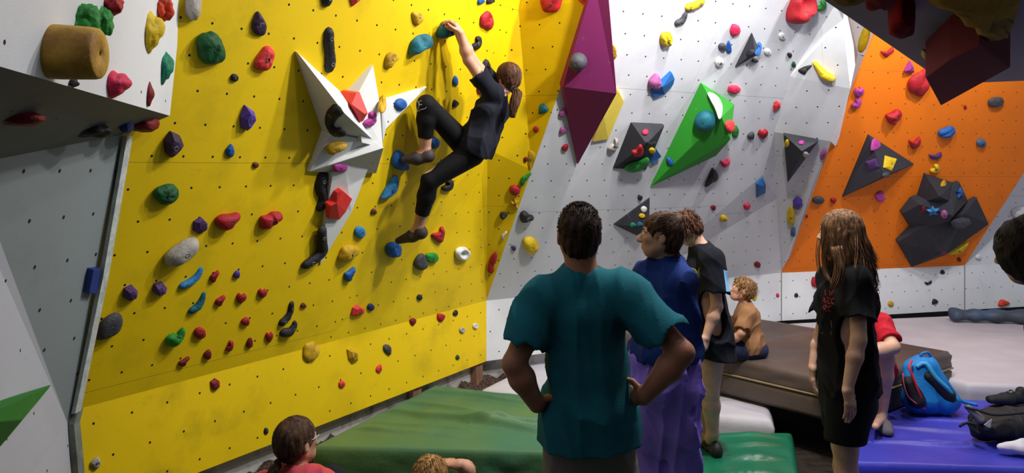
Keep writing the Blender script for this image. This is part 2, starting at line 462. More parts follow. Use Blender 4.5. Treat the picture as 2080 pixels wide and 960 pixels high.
for k, s in enumerate((-.98, -.12)):
    b = block('timber_post', line(A1, d1, s, 0)-n1*.025, line(A1, d1, s+.1, 0)-n1*.025, .06, -.22, .215, WOODP, n1); bevel(b, .004)
    tag(b, ('short timber post under the yellow kickboard, mid-way along its bottom edge', 'short timber post under the yellow kickboard where it meets the white wall')[k], 'post')
# mulch heaped along the footing
random.seed(4)
vs, fs = [], []
nx, ny = 150, 16
for i in range(nx+1):
    for j in range(ny+1):
        q = line(A1, d1, -4.1+4.5*i/nx, 0) + n1*(-.07+.32*j/ny)
        z = .045-.17*(j/ny) + .055*noise.noise(V((q.x*9, q.y*9, 1))) + .03*noise.noise(V((q.x*31, q.y*31, 5)))
        vs.append(V((q.x, q.y, max(z, -.21))))
for i in range(nx):
    for j in range(ny):
        a = i*(ny+1)+j; fs.append((a, a+ny+1, a+ny+2, a+1))
mu = mk('bark_mulch', vs, fs, mat('bark_mulch', (96, 72, 58), .95, .4, 60, 1, 120, second=(30, 22, 18)))
tag(mu, 'brown bark mulch heaped along the concrete footing under the yellow wall', 'mulch', kind='stuff')
# ================================================================ volumes (big bolted-on polyhedra)
def flip_out(vs, fs, inside):
    out = []
    for f in fs:
        a, b, c = vs[f[0]], vs[f[1]], vs[f[2]]
        n = (b-a).cross(c-a); cen = sum((vs[i] for i in f), V((0, 0, 0)))/len(f)
        out.append(tuple(f) if n.dot(cen-inside) > 0 else tuple(f[::-1]))
    return out
VOLMATS = {}
def volmat(name, rgb, rough=.7, scr=.45):
    if name in VOLMATS: return VOLMATS[name]
    m, nt, b = newmat(name)
    tc = nd(nt, 'ShaderNodeTexCoord').outputs['Object']
    vo = nd(nt, 'ShaderNodeTexVoronoi'); vo.inputs['Scale'].default_value = 7.5; vo.inputs['Randomness'].default_value = .35
    nt.links.new(tc, vo.inputs['Vector'])
    c = srgb(*rgb)
    f = math_(nt, 'MULTIPLY', ramp(nt, noise_(nt, tc, 12, 6, .75), .6, .85), scr)
    ch = tuple(x*.6+.28 for x in c[:3])+(1,)
    col = mixc(nt, f, c, ch)
    col = mixc(nt, math_(nt, 'LESS_THAN', vo.outputs['Distance'], .045), col, (.01, .01, .012, 1))
    nt.links.new(col, b.inputs['Base Color']); b.inputs['Roughness'].default_value = rough; b.inputs['Specular IOR Level'].default_value = .3 if scr > .1 else .1
    bp = nd(nt, 'ShaderNodeBump'); bp.inputs['Strength'].default_value = .3; bp.inputs['Distance'].default_value = .003
    nt.links.new(noise_(nt, tc, 220, 2), bp.inputs['Height']); nt.links.new(bp.outputs[0], b.inputs['Normal'])
    VOLMATS[name] = m; return m
def volume(pts, faces, m_, label, ref=None, group=None, bev=.004, name='wall_volume', cat='wall volume', parent=None, anchor=None):
    """pts: (px, py, height off the panel); faces over pts; sides run back to the panel"""
    if anchor is None:
        cx = sum(p[0] for p in pts)/len(pts); cy = sum(p[1] for p in pts)/len(pts)
        anchor = hit(*(ref or (cx, cy)))
    p0, n = anchor
    top = [onplane(x, y, p0+n*h, n) for x, y, h in pts]
    base = [t-n*(h+.006) for t, (_, _, h) in zip(top, pts)]
    edges = {}
    for f in faces:
        for i in range(len(f)):
            e = (f[i], f[(i+1) % len(f)])
            if (e[1], e[0]) in edges: del edges[(e[1], e[0])]
            else: edges[e] = 1
    N = len(top); vs = top+base; fs = [tuple(f) for f in faces]
    for a, b in edges: fs.append((b, a, a+N, b+N))
    nxt = {a: b for a, b in edges}; s = next(iter(nxt)); loop = [s]; c = nxt[s]
    while c != s and len(loop) < 60: loop.append(c); c = nxt[c]
    fs.append(tuple(i+N for i in loop[::-1]))
    o = mk(name, vs, fs, m_, parent, loc=p0); fixn(o)
    if bev: bevel(o, bev, 2)
    if parent is None: tag(o, label, cat, group)
    reg(vs, fs)
    return o
GREYV = volmat('white_grey_volume', (206, 208, 208)); PURV = volmat('plum_volume', (128, 38, 100)); BLKV = volmat('black_volume', (47, 47, 54))
GRNV = volmat('green_volume', (44, 142, 40)); YELV = mat('pale_yellow_volume', (228, 204, 80), .6, .06, 6, .1); REDV = volmat('oxblood_volume', (92, 10, 24), .85, .04)
# the star on the yellow wall: five separate volumes; heights measured off the same patch of wall
an = hit(690, 300)
volume([(603, 105, .02), (690, 184, .12), (757, 283, .13), (660, 272, .02), (700, 230, .24)],
       [(0, 1, 4), (0, 4, 3), (1, 2, 4), (2, 3, 4)], GREYV, 'long spiked white-grey volume pointing up-left out of the star on the yellow wall', anchor=an)
volume([(758, 133, .02), (722, 200, .10), (735, 290, .14), (778, 300, .13), (770, 200, .05)],
       [(0, 1, 2, 3, 4)], GREYV, 'upright white spike volume pointing straight up out of the star', anchor=an, bev=.003)
volume([(868, 176, .015), (775, 211, .06), (778, 290, .10), (784, 262, .09)], [(0, 1, 2, 3)], GREYV,
       'white arm volume of the star pointing right towards the climber\'s knee', anchor=an, bev=.003)
volume([(627, 349, .02), (672, 272, .08), (757, 284, .12), (780, 300, .20), (765, 352, .03)],
       [(0, 1, 2, 3), (0, 3, 4)], GREYV, 'broad white volume at the lower left of the star, yellow oval hold on it', anchor=an)
an2 = hit(690, 420)
volume([(676, 352, .06), (700, 335, .08), (757, 318, .06), (715, 430, .05), (650, 540, .01), (668, 400, .04)],
       [(0, 1, 2, 3, 4, 5)], GREYV, 'long grey spike volume pointing down from the star towards a black worm hold', anchor=an2, bev=.003)
# plum volume on the edge between yellow and white
an = hit(1195, 340)
p0, n_ = w(1190, 175), WN
an = (p0, n_)
volume([(1206, -40, .02), (1143, 176, .05), (1253, 190, .30), (1174, 334, .02), (1234, -40, .10)],
       [(0, 1, 2, 4), (1, 3, 2)], PURV, 'large plum kite-shaped volume on the edge between the yellow and white walls', anchor=an)
volume([(1256, 183, .05), (1268, 206, .03), (1236, 283, .02), (1204, 288, .02), (1225, 235, .05)],
       [(0, 1, 2, 3, 4)], YELV, 'flat pale yellow volume tucked behind the right side of the plum volume')
volume([(1285, 252, .03), (1350, 255, .03), (1332, 298, .05), (1312, 345, .01), (1246, 342, .01), (1313, 292, .16)],
       [(0, 5, 1), (1, 5, 2), (2, 5, 3), (3, 5, 4), (4, 5, 0)], BLKV, 'black four-sided volume between the plum and green volumes, red and green holds on it')
volume([(1320, 303, .02), (1333, 302, .05), (1344, 318, .04), (1327, 332, .03), (1318, 330, .02)],
       [(0, 1, 2, 3, 4)], mat('blue_hold', (34, 104, 176), .5, .1, 12, .2), 'small blue block volume against the right side of the black four-sided volume')
volume([(1426, 170, .02), (1492, 212, .02), (1484, 283, .24), (1455, 316, .05), (1322, 379, .01), (1466, 238, .24)],
       [(0, 5, 1), (1, 5, 2), (0, 4, 5), (5, 4, 2), (2, 4, 3)], GRNV, 'large green faceted volume with a teal dome hold on the white wall', ref=(1415, 290))
volume([(1528, 67, .01), (1545, 108, .03), (1494, 137, .01), (1534, 103, .09)],
       [(0, 3, 1), (1, 3, 2), (2, 3, 0)], BLKV, 'small black spiked volume high on the white wall with a blue hold at its side')
volume([(1320, 402, .01), (1319, 465, .03), (1293, 478, .015), (1247, 456, .01), (1310, 462, .11)],
       [(0, 4, 1), (1, 4, 2), (2, 4, 3), (3, 4, 0)], BLKV, 'small dark grey pyramid volume beside the blue-shirted woman\'s face')
volume([(1592, 273, .02), (1663, 286, .02), (1600, 371, .01), (1629, 307, .18)],
       [(0, 3, 1), (1, 3, 2), (2, 3, 0)], BLKV, 'black upside-down pyramid volume in the white recess left of the orange wall', ref=(1625, 320))
volume([(1764, 273, .01), (1857, 333, .01), (1711, 400, .01), (1796, 357, .22)],
       [(0, 3, 1), (1, 3, 2), (2, 3, 0)], BLKV, 'black pyramid volume on the orange wall with a yellow trapezoid hold')
anO = hit(1740, 440)
volume([(1879, 353, .02), (1937, 372, .02), (1909, 399, .26), (1932, 410, .15), (1860, 416, .03)],
       [(0, 2, 1), (1, 2, 3), (0, 4, 2), (2, 4, 3)], BLKV, 'topmost black volume of the stepped cluster on the orange wall', anchor=anO)
volume([(1949, 370, .04), (1966, 408, .03), (1935, 438, .28), (1926, 450, .24), (1856, 470, .05), (1834, 433, .06), (1868, 415, .16)],
       [(0, 2, 1), (0, 6, 2), (6, 5, 2), (5, 4, 3, 2), (1, 2, 3)], BLKV, 'middle black volume of the stepped cluster, blue star-shaped hold on it', anchor=anO)
volume([(1984, 402, .04), (2009, 455, .02), (1922, 517, .10), (1852, 542, .01), (1824, 491, .05), (1870, 462, .13), (1912, 514, .19), (1960, 432, .14)],
       [(0, 7, 6, 2, 1), (7, 5, 6), (5, 4, 6), (4, 3, 6), (6, 3, 2)], BLKV, 'lowest and longest black volume of the stepped cluster on the orange wall', anchor=anO)
# green wedge volume on the pale lower facet at far left
anG = hit(20, 860)
volume([(-60, 838, .02), (0, 816, .02), (105, 781, .005), (46, 852, .06), (0, 907, .01), (-60, 975, .01), (-60, 858, .12)],
       [(0, 6, 3, 2, 1), (6, 5, 4, 3), (3, 4, 2)], volmat('left_green_volume', (40, 108, 38)), 'green wedge volume at the lower left on the pale nearer wall', anchor=anG)

# ================================================================ climbing holds
PAL = dict(red=(172, 26, 38), dred=(128, 18, 26), coral=(228, 60, 62), orange=(222, 70, 38), pink=(224, 44, 88), mag=(176, 62, 150), mauve=(176, 96, 156),
    purple=(84, 50, 112), dpurple=(58, 36, 66), violet=(92, 66, 168), blue=(28, 92, 172), sky=(52, 132, 196), teal=(24, 104, 122), dblue=(36, 52, 110), green=(38, 140, 50), dgreen=(22, 88, 46),
    sea=(24, 132, 98), yellow=(222, 188, 24), ochre=(196, 156, 28), mustard=(176, 138, 20), black=(36, 34, 38), grey=(92, 92, 98), lgrey=(178, 172, 164), slate=(70, 70, 78), white=(224, 224, 224), brown=(112, 62, 34),
    dmust=(132, 98, 8), olive=(96, 92, 30), steel=(74, 104, 140), wine=(120, 30, 50))
def hmat(c): return mat('hold_'+c, PAL[c], .62, .16, 16, .4, 90, .35)
BOLT = mat('bolt_steel', (60, 58, 58), .4, .1, 10); BOLTL = mat('bolt_bright_steel', (120, 120, 122), .3, .1, 10)
LIB = dict(
    oval=[(1, 0), (.7, .7), (0, 1), (-.7, .7), (-1, 0), (-.7, -.7), (0, -1), (.7, -.7)],
    egg=[(.8, .1), (.75, .7), (0, 1), (-.75, .7), (-.85, .1), (-.5, -.65), (0, -1), (.5, -.6)],
    drop=[(.9, .35), (.55, .95), (-.2, 1), (-.9, .6), (-.9, -.1), (-.55, -.7), (-.1, -1.05), (.35, -.8), (.72, -.25)],
    tri=[(0, -1), (1, .8), (-.9, 1)],
    wedge=[(-.2, -1), (1, -.2), (.9, .5), (-.3, 1), (-1, .9), (-.8, -.5)],
    pent=[(-.1, -1), (.9, -.45), (1, .4), (.1, 1), (-.9, .7), (-1, -.35)],
    hex=[(0, -1), (.9, -.5), (.95, .45), (.1, 1), (-.85, .55), (-.95, -.4)],
    box=[(-.9, -1), (1, -.8), (.9, 1), (-1, .8)],
    pear=[(1, -.9), (.85, -.55), (.2, .1), (.1, .8), (-.5, 1), (-1, .55), (-.9, -.15), (-.3, -.45), (.6, -1)],
    bean=[(.2, -1), (.85, -.85), (.9, 0), (.5, .75), (-.3, 1), (-.9, .6), (-.6, .1), (.05, -.2), (-.1, -.7)],
    heart=[(0, -.55), (.5, -1), (1, -.5), (.75, .3), (-.1, 1), (-.85, .4), (-1, -.4), (-.5, -.9)],
    shield=[(-.8, -.9), (.4, -1), (1, -.3), (.8, .5), (.1, 1), (-.7, .7), (-1, 0)],
    bow=[(-1, -.5), (-.1, -.1), (.9, -1), (1, .1), (.2, .8), (-.5, 1), (-.9, .3)],
    star=[(0, -1), (.35, -.35), (1, -.5), (.5, .15), (.8, .9), (0, .5), (-.7, 1), (-.45, .1), (-1, -.3), (-.35, -.35)])
def hold(shape, cx, cy, w_, h_, rot, col, label, style='s', dep=.5, seed=None, name='climbing_hold', cat='climbing hold', bolt=True, parent=None, lump=.10, group=None):
    """shape: LIB name or list of pixel points. style letters: s smooth, f faceted, j jug pocket, g grooves, k knobbly, o ring"""
    if isinstance(shape, str):
        c, s_ = math.cos(R(rot)), math.sin(R(rot))
        pts = [(cx+(x*w_*c-y*h_*s_)/2, cy+(x*w_*s_+y*h_*c)/2) for x, y in LIB[shape]]
    else:
        pts = shape; cx = sum(p[0] for p in pts)/len(pts); cy = sum(p[1] for p in pts)/len(pts)
        w_ = max(p[0] for p in pts)-min(p[0] for p in pts); h_ = max(p[1] for p in pts)-min(p[1] for p in pts)
    p0, n = hit(cx, cy)
    seed = seed if seed is not None else int(cx*7+cy*13)
    rnd = random.Random(seed)
    size = min(w_, h_)/F*p0.y
    D = max(.012, size*dep*.8)
    ring = [onplane(x, y, p0+n*D*.45, n)-n*D*.45 for x, y in pts]
    small = max(w_, h_) < 26
    if 'f' in style:
        prof = [(1, -.04), (.97, .35), (.55, .92)]
        cen = sum(ring, V((0, 0, 0)))/len(ring)
        t1, t2 = frame_of(n); off = (t1*rnd.uniform(-.15, .15)+t2*rnd.uniform(-.15, .2))*size
        vs, fs = [], []; L = len(ring)
        for s_, hh in prof:
            for q in ring: vs.append(cen+off*(1-s_)*2+(q-cen)*s_+n*D*(hh+rnd.uniform(-.08, .08)*(hh > .5)))
        vs.append(cen+off+n*D)
        for k in range(len(prof)-1):
            for i in range(L): fs.append((k*L+i, k*L+(i+1) % L, (k+1)*L+(i+1) % L, (k+1)*L+i))
        k = (len(prof)-1)*L
        for i in range(L): fs.append((k+i, k+(i+1) % L, len(vs)-1))
        fs.append(tuple(range(L-1, -1, -1))); smooth = False; topp = cen+off+n*D
    else:
        ring = catmull(ring, 2 if small else 4); L = len(ring)
        cen = sum(ring, V((0, 0, 0)))/L
        prof = [(1, -.05), (1.02, .18), (.98, .45), (.84, .74), (.6, .93), (.32, 1.0), (.12, 1.0)]
        if 'o' in style: prof = [(1, -.05), (1.02, .3), (.95, .7), (.78, .98), (.6, 1.0), (.42, .75), (.3, .4), (.12, .3)]
        if small: prof = prof[:1]+prof[2:5]+prof[-1:]
        t1, t2 = frame_of(n); a0 = rnd.uniform(0, 6.28)
        jo = (t1*rnd.uniform(-.2, .3)+t2*.28)
        vs, fs = [], []
        for s_, hh in prof:
            for i, q in enumerate(ring):
                r_ = q-cen; p = cen+r_*s_
                u, v_ = (p-cen).dot(t1)/max(size, 1e-4), (p-cen).dot(t2)/max(size, 1e-4)
                dz = noise.noise(V((u*2.2+seed, v_*2.2, hh*1.5)))*lump*2*max(hh, 0)
                rr = 1+noise.noise(V((u*3+seed, v_*3, 7+hh)))*lump
                if 'k' in style: dz += .32*noise.noise(V((u*4.5+seed, v_*4.5, 3)))*max(hh, 0); rr += .12*noise.noise(V((u*6+seed, v_*6, 9)))
                if 'g' in style: dz += .10*math.sin((u*math.cos(a0)+v_*math.sin(a0))*16)*max(hh, 0)
                if 'j' in style:
                    e = (V((u, v_, 0))-V((jo.dot(t1), jo.dot(t2), 0))).length; dz -= .6*math.exp(-(e/.24)**2)*(hh > .3)
                vs.append(cen+r_*s_*rr+n*D*(hh+dz))
        vs.append(cen+n*D*((prof[-1][1])+(-.2 if 'j' in style else 0)))
        K = len(prof)
        for k in range(K-1):
            for i in range(L): fs.append((k*L+i, k*L+(i+1) % L, (k+1)*L+(i+1) % L, (k+1)*L+i))
        for i in range(L): fs.append(((K-1)*L+i, (K-1)*L+(i+1) % L, len(vs)-1))
        fs.append(tuple(range(L-1, -1, -1))); smooth = True; topp = vs[-1]
    o = fixn(mk(name, vs, fs, hmat(col), parent, smooth, loc=p0))
    if smooth and not small:
        sb = o.modifiers.new('round', 'SUBSURF'); sb.levels = sb.render_levels = 1
    elif 'f' in style and not small: bevel(o, size*.03, 2)
    if parent is None: tag(o, label, cat, group)
    if bolt and max(w_, h_) > 13: add_bolt(o, topp, n, min(.011, size*.13), col)
    return o
def add_bolt(o, p, n, r, col=''):
    t1, t2 = frame_of(n); vs, fs = [], []
    prof = [(1.2, -1.2), (1.2, .06), (.9, .08), (.8, -.5)]
    for rr, hh in prof:
        for k in range(10): q = math.pi*k/5; vs.append(p+(t1*math.cos(q)+t2*math.sin(q))*r*rr+n*r*hh)
    for k in range(len(prof)-1):
        for i in range(10): fs.append((k*10+i, k*10+(i+1) % 10, k*10+10+(i+1) % 10, k*10+10+i))
    fs += [tuple(range(9, -1, -1)), tuple(range(30, 40))]
    b = fixn(mk('bolt', vs, fs, BOLTL if col in ('black', 'dpurple') else BOLT, o, True)); return b
def worm(pts, wid, col, label, dep=.5, name='climbing_hold', cat='climbing hold', lump=.06, bolts=2):
    """a long curved hold: pixel spine, widths in pixels"""
    mid = pts[len(pts)//2]; p0, n = hit(*mid)
    wm = [x*1.25/F*p0.y for x in wid]
    P3_ = [onplane(x, y, p0+n*wm[min(i, len(wm)-1)]*dep*.2, n)-n*wm[min(i, len(wm)-1)]*dep*.2 for i, (x, y) in enumerate(pts)]
    path = catmull(P3_, 5, False); ws = []
    for i in range(len(path)):
        t = i/(len(path)-1)*(len(wm)-1); a = int(min(t, len(wm)-2)); ws.append(wm[a]+(wm[a+1]-wm[a])*(t-a))
    # round ends
    vs, fs = [], []; S = 14; n_ = len(path)
    def ringat(c, t, hw, hh, sd):
        s_ = n.cross(t).normalized()
        for k in range(S):
            q = 2*math.pi*k/S; v = math.sin(q); g = 1+lump*noise.noise(V((c.x*20+sd, c.y*20, c.z*20+k)))*2
            vs.append(c+s_*(math.cos(q)*hw*g)+n*((v*hh*g) if v > 0 else v*.12*hh))
    idx = []
    t0 = (path[1]-path[0]).normalized(); t1_ = (path[-1]-path[-2]).normalized()
    seq = [(path[0]-t0*ws[0]*.5, t0, .12), (path[0]-t0*ws[0]*.38, t0, .62), (path[0]-t0*ws[0]*.15, t0, .93)]
    seq += [(path[i], (path[min(i+1, n_-1)]-path[max(i-1, 0)]).normalized(), 1) for i in range(n_)]
    seq += [(path[-1]+t1_*ws[-1]*.15, t1_, .93), (path[-1]+t1_*ws[-1]*.38, t1_, .62), (path[-1]+t1_*ws[-1]*.5, t1_, .12)]
    for j, (c, t, s_) in enumerate(seq):
        wv = ws[min(max(j-3, 0), n_-1)]; ringat(c, t, wv*.5*s_, wv*dep*s_, j)
    for j in range(len(seq)-1):
        for k in range(S): fs.append((j*S+k, j*S+(k+1) % S, (j+1)*S+(k+1) % S, (j+1)*S+k))
    fs += [tuple(range(S-1, -1, -1)), tuple(range((len(seq)-1)*S, len(seq)*S))]
    o = fixn(mk(name, vs, fs, hmat(col), None, True, loc=p0)); tag(o, label, cat)
    for b in range(bolts):
        i = int((n_-1)*(.15 if b == 0 else .85)) if bolts > 1 else n_//2
        add_bolt(o, path[i]+n*ws[i]*dep, n, min(.011, ws[i]*.14), col)
    return o
def blob3(px, py, w_, h_, thick, col, label, seed=1, off=0, lump=.16, pts=None, name='climbing_hold', rough=2.5, cat='climbing hold', d=None):
    """a bulky hold seen from its side: lumpy solid standing off the panel"""
    p0, n = hit(px, py); c = p0 + n*off if d is None else P(px, py, p0.y+d)
    S = p0.y/F; view = (CAM-c).normalized(); rx, rz = frame_of(view)
    bm = bmesh.new(); bmesh.ops.create_icosphere(bm, subdivisions=4, radius=1)
    vs = []
    for v in bm.verts:
        q = v.co.normalized(); g = 1+lump*1.6*noise.noise(q*rough*.5+V((seed*3.1, 0, 0)))+lump*.7*noise.noise(q*rough*1.4+V((0, seed, 0)))
        ang = math.atan2(q.z, q.x); k = 1
        if pts:
            m_ = len(pts); t = (ang % (2*math.pi))/(2*math.pi)*m_; i = int(t) % m_; fr = t-int(t); fr = fr*fr*(3-2*fr)
            k = pts[i]*(1-fr)+pts[(i+1) % m_]*fr
        vs.append(c + rx*(q.x*w_*S/2*g*k) + rz*(q.z*h_*S/2*g*k) + view*(q.y*thick*-1*g))
    fs = [tuple(v.index for v in f.verts) for f in bm.faces]; bm.free()
    o = fixn(mk(name, vs, fs, hmat(col), None, True, loc=c)); tag(o, label, cat); 
    return o
h = hold
# ---------------------------------------------------------------- nearer wall on the left
cp, cn = hit(84, 108); ax = V((.97, .16, -.02)).normalized(); c0 = P(82, 104, 2.05); c1 = c0 + ax*.155
t1, t2 = frame_of(ax); vs, fs = [], []; rr = .0745
for d_, r_ in ((-.04, .99), (0, 1.0), (.05, 1.02), (.10, 1.0), (.14, .975), (.151, .94), (.155, .88), (.155, .12), (.15, .10), (.12, .10)):
    for k in range(40): q = math.pi*k/20; vs.append(c0+ax*d_+(t1*math.cos(q)+t2*math.sin(q))*rr*r_)
K = 10
for i in range(K-1):
    for k in range(40): fs.append((i*40+k, i*40+(k+1) % 40, i*40+40+(k+1) % 40, i*40+40+k))
fs += [tuple(range(39, -1, -1)), tuple(range(K*40-40, K*40))]
cy_ = fixn(mk('climbing_hold', vs, fs, mat('worn_yellow_drum', (206, 164, 52), .65, .1, 9, .35, 60, second=(150, 108, 40), stretch=(1, 1, 1)), None, True, loc=c0))
tag(cy_, 'big worn yellow drum-shaped hold sticking out of the near white prow at upper left', 'climbing hold')
mk('bolt', [c1+t1*(math.cos(math.pi*k/6)*.009)+t2*(math.sin(math.pi*k/6)*.009)-ax*.03 for k in range(12)]+[c1+t1*(math.cos(math.pi*k/6)*.009)+t2*(math.sin(math.pi*k/6)*.009)-ax*.045 for k in range(12)],
   [tuple(range(12)), tuple(range(23, 11, -1))]+[(k, (k+1) % 12, 12+(k+1) % 12, 12+k) for k in range(12)], BOLT, cy_)
blob3(168, 40, 66, 70, .06, 'green', 'lumpy green hold behind the big yellow drum on the near prow', 3, lump=.3)
blob3(204, 42, 40, 58, .05, 'green', 'smaller knobbly green hold just right of the big yellow drum', 5, lump=.3)
blob3(222, 8, 50, 46, .06, 'red', 'dull red hold cut by the top edge of the photo on the near prow', 7, lump=.2)
blob3(327, 14, 38, 56, .06, 'orange', 'orange-red lumpy hold at the top right corner of the near prow', 8, lump=.3)
blob3(305, 62, 54, 88, .07, 'yellow', 'yellow sculpted hold hanging near the right edge of the near prow', 9, pts=[1.0, .9, .8, 1.05, .95, .8, .95, 1.15, .8, .75], lump=.12)
blob3(333, 138, 36, 62, .05, 'sea', 'sea green drop-shaped hold near the right edge of the near prow', 10, pts=[1, 1, .95, 1, .9, .7, .75, 1.1, .7, .8], lump=.15)
blob3(232, 168, 62, 66, .08, 'pink', 'pink-red cone-like hold below the big yellow drum', 11, pts=[1.05, .9, .6, .85, 1, .9, .9, 1, .8, .8], lump=.06)
blob3(302, 190, 24, 52, .03, 'dred', 'narrow dark red diamond hold near the lower corner of the near prow', 12, pts=[.9, .75, 1, .75, .9, .75, 1, .75], lump=.03)
blob3(147, 168, 22, 18, .03, 'black', 'small black hold under the big yellow drum', 13)
blob3(38, 240, 88, 34, .06, 'dred', 'dark red hold under the soffit at the far left edge', 14, lump=.1)
blob3(184, 264, 72, 30, .05, 'black', 'flat black hold hanging in the shade under the near prow', 15, lump=.2)
blob3(257, 254, 26, 34, .05, 'dblue', 'dark blue hold in the shade beside the dark red one under the prow corner', 16, lump=.1)
blob3(292, 250, 58, 40, .07, 'dred', 'dark red bulging hold right under the corner of the near prow', 17, lump=.1)
p0, n = hit(190, 572)
volume([(190, 547, .03), (206, 545, .03), (197, 597, .03), (181, 595, .03)], [(0, 1, 2, 3)], mat('royal_blue_block', (20, 50, 128), .5, .08, 9), 'royal blue block hold on the shaded grey facet of the near wall', name='climbing_hold', cat='climbing hold')
# ---------------------------------------------------------------- yellow wall, left part
blob3(391, 10, 34, 62, .06, 'lgrey', 'pale grey rounded hold at the top edge where the yellow wall starts', 18, lump=.08)
h([(404, 82), (416, 68), (436, 66), (448, 78), (457, 96), (459, 122), (444, 132), (420, 131), (406, 112)], 0, 0, 0, 0, 0, 'dgreen', 'big dark green turtle-shell hold high on the left of the yellow wall', 'k', dep=.55)
h('drop', 528, 49, 30, 46, -5, 'dpurple', 'dark purple grooved drop-shaped hold high on the yellow wall', 'g')
h([(545, 93), (558, 104), (555, 124), (544, 143), (524, 142), (520, 127), (530, 108)], 0, 0, 0, 0, 0, 'coral', 'coral red twisted hold right of the turtle-shell hold', 'k')
h('oval', 477, 158, 16, 16, 0, 'black', 'small round black foothold below the turtle-shell hold')
h([(500, 214), (518, 227), (521, 240), (504, 267), (493, 262), (491, 238)], 0, 0, 0, 0, 0, 'violet', 'violet wedge hold with a shaded left face, mid-height on the yellow wall', 'f', dep=.7)
h([(350, 268), (368, 276), (376, 296), (362, 314), (350, 322), (340, 312), (337, 286)], 0, 0, 0, 0, 0, 'dpurple', 'dark purple faceted hold near the left edge of the yellow wall', 'f', dep=.7)
h('drop', 469, 306, 19, 26, 10, 'blue', 'small blue drop-shaped hold right of the dark purple faceted hold')
h('oval', 520, 335, 13, 12, 0, 'brown', 'small round dark brown foothold just above the plywood seam on the yellow wall')
h([(315, 400), (322, 384), (340, 376), (358, 378), (364, 392), (356, 408), (342, 418), (326, 412)], 0, 0, 0, 0, 0, 'dgreen', 'dark green twisted knot-like hold near the left edge of the yellow wall', 'k', dep=.6)
h('pent', 408, 459, 28, 36, 10, 'purple', 'small purple hold left of the red pear-shaped hold', 'f')
h([(486, 433), (489, 440), (478, 452), (470, 464), (456, 469), (443, 460), (442, 446), (454, 437), (470, 436)], 0, 0, 0, 0, 0, 'red', 'red pear-shaped hold in the middle of the yellow wall', 's', dep=.7, lump=.05)
h([(533, 443), (546, 438), (556, 432), (570, 431), (574, 440), (566, 450), (556, 458), (545, 464), (533, 465)], 0, 0, 0, 0, 0, 'red', 'red twisted rope-like hold right of the pear-shaped one', 'g', dep=.7)
h([(339, 524), (352, 508), (372, 494), (392, 485), (404, 488), (403, 504), (390, 520), (372, 533), (354, 543), (341, 538)], 0, 0, 0, 0, 0, 'lgrey', 'large pale grey slug-shaped hold low on the left of the yellow wall', 's', dep=.6, lump=.05)
worm([(371, 580), (388, 572), (401, 560), (408, 547)], [13, 15, 13, 9], 'sky', 'blue banana-shaped hold below the pale grey slug-shaped hold')
worm([(390, 630), (402, 622), (410, 609), (414, 596)], [13, 15, 12, 7], 'teal', 'teal crescent hold below the blue banana-shaped one')
h('pent', 267, 596, 29, 34, 15, 'purple', 'left one of two purple five-sided holds at the left edge of the yellow wall', 'f', dep=.6)
h('pent', 327, 587, 28, 30, 20, 'purple', 'right one of two purple five-sided holds at the left of the yellow wall', 'f', dep=.6)
h('pear', 437, 562, 18, 24, 0, 'red', 'small red two-lobed foothold right of the blue banana-shaped hold')
h('egg', 482, 557, 15, 17, 20, 'violet', 'small violet-blue round foothold at the left of the yellow wall', )
h('pear', 449, 611, 20, 22, 0, 'red', 'leftmost of the upper row of three small red footholds, right of the teal crescent')
h('heart', 491, 606, 19, 22, 10, 'red', 'middle of the upper row of three small red footholds')
h('heart', 534, 596, 18, 20, 10, 'red', 'rightmost of the upper row of three small red footholds')
h([(200, 668), (212, 650), (234, 637), (248, 640), (250, 658), (240, 676), (222, 686), (203, 692), (197, 684)], 0, 0, 0, 0, 0, 'slate', 'large dark grey leaf-shaped slab hold at the lower left edge of the yellow wall', 's', dep=.4, lump=.04)
h([(376, 666), (376, 680), (368, 693), (354, 705), (343, 702), (340, 688), (350, 680), (362, 680), (368, 672)], 0, 0, 0, 0, 0, 'green', 'bright green banana-shaped jug low on the left of the yellow wall', 'j', dep=.6)
h('pear', 375, 735, 24, 17, -10, 'dred', 'small dark red sliver foothold below the green banana-shaped jug')
h('oval', 407, 677, 23, 24, 0, 'red', 'round red foothold just right of the green banana-shaped jug')
h('egg', 500, 653, 19, 18, 30, 'red', 'red oval foothold left of the small black worm hold')
h('bean', 467, 703, 17, 22, 0, 'red', 'red bean foothold, second from left in the descending row above the kickboard')
h('egg', 508, 696, 15, 22, 10, 'dred', 'narrow dark red foothold, third in the descending row above the kickboard')
h('heart', 548, 685, 15, 22, 0, 'red', 'red foothold, rightmost of the descending row, left of the black boomerang hold')
h('egg', 423, 720, 17, 21, 20, 'dred', 'dark red foothold, leftmost of the descending row above the kickboard')
h('hex', 438, 780, 20, 25, 0, 'dred', 'dark red six-sided hold on the left of the yellow kickboard', 'f', dep=.5)
h('oval', 541, 875, 9, 14, 0, 'black', 'tiny black oval foothold near the bottom edge of the yellow kickboard')
h('egg', 196, 939, 22, 26, 20, 'lgrey', 'small pale grey foothold at the bottom left corner of the yellow wall', 'k')
worm([(574, 654), (583, 645), (590, 632), (592, 617)], [15, 14, 11, 10], 'black', 'small black hook-shaped worm hold low on the yellow wall')
worm([(576, 675), (588, 674), (597, 662), (598, 655)], [15, 17, 13, 8], 'black', 'black boomerang hold just below the small hook-shaped worm hold', bolts=1)
h('egg', 617, 620, 14, 11, 0, 'brown', 'tiny brown foothold right of the small black hook-shaped hold')
h([(620, 700), (636, 693), (648, 700), (650, 714), (642, 729), (630, 733), (619, 724)], 0, 0, 0, 0, 0, 'ochre', 'yellow round pocket hold at the top of the yellow kickboard', 'j', dep=.45)
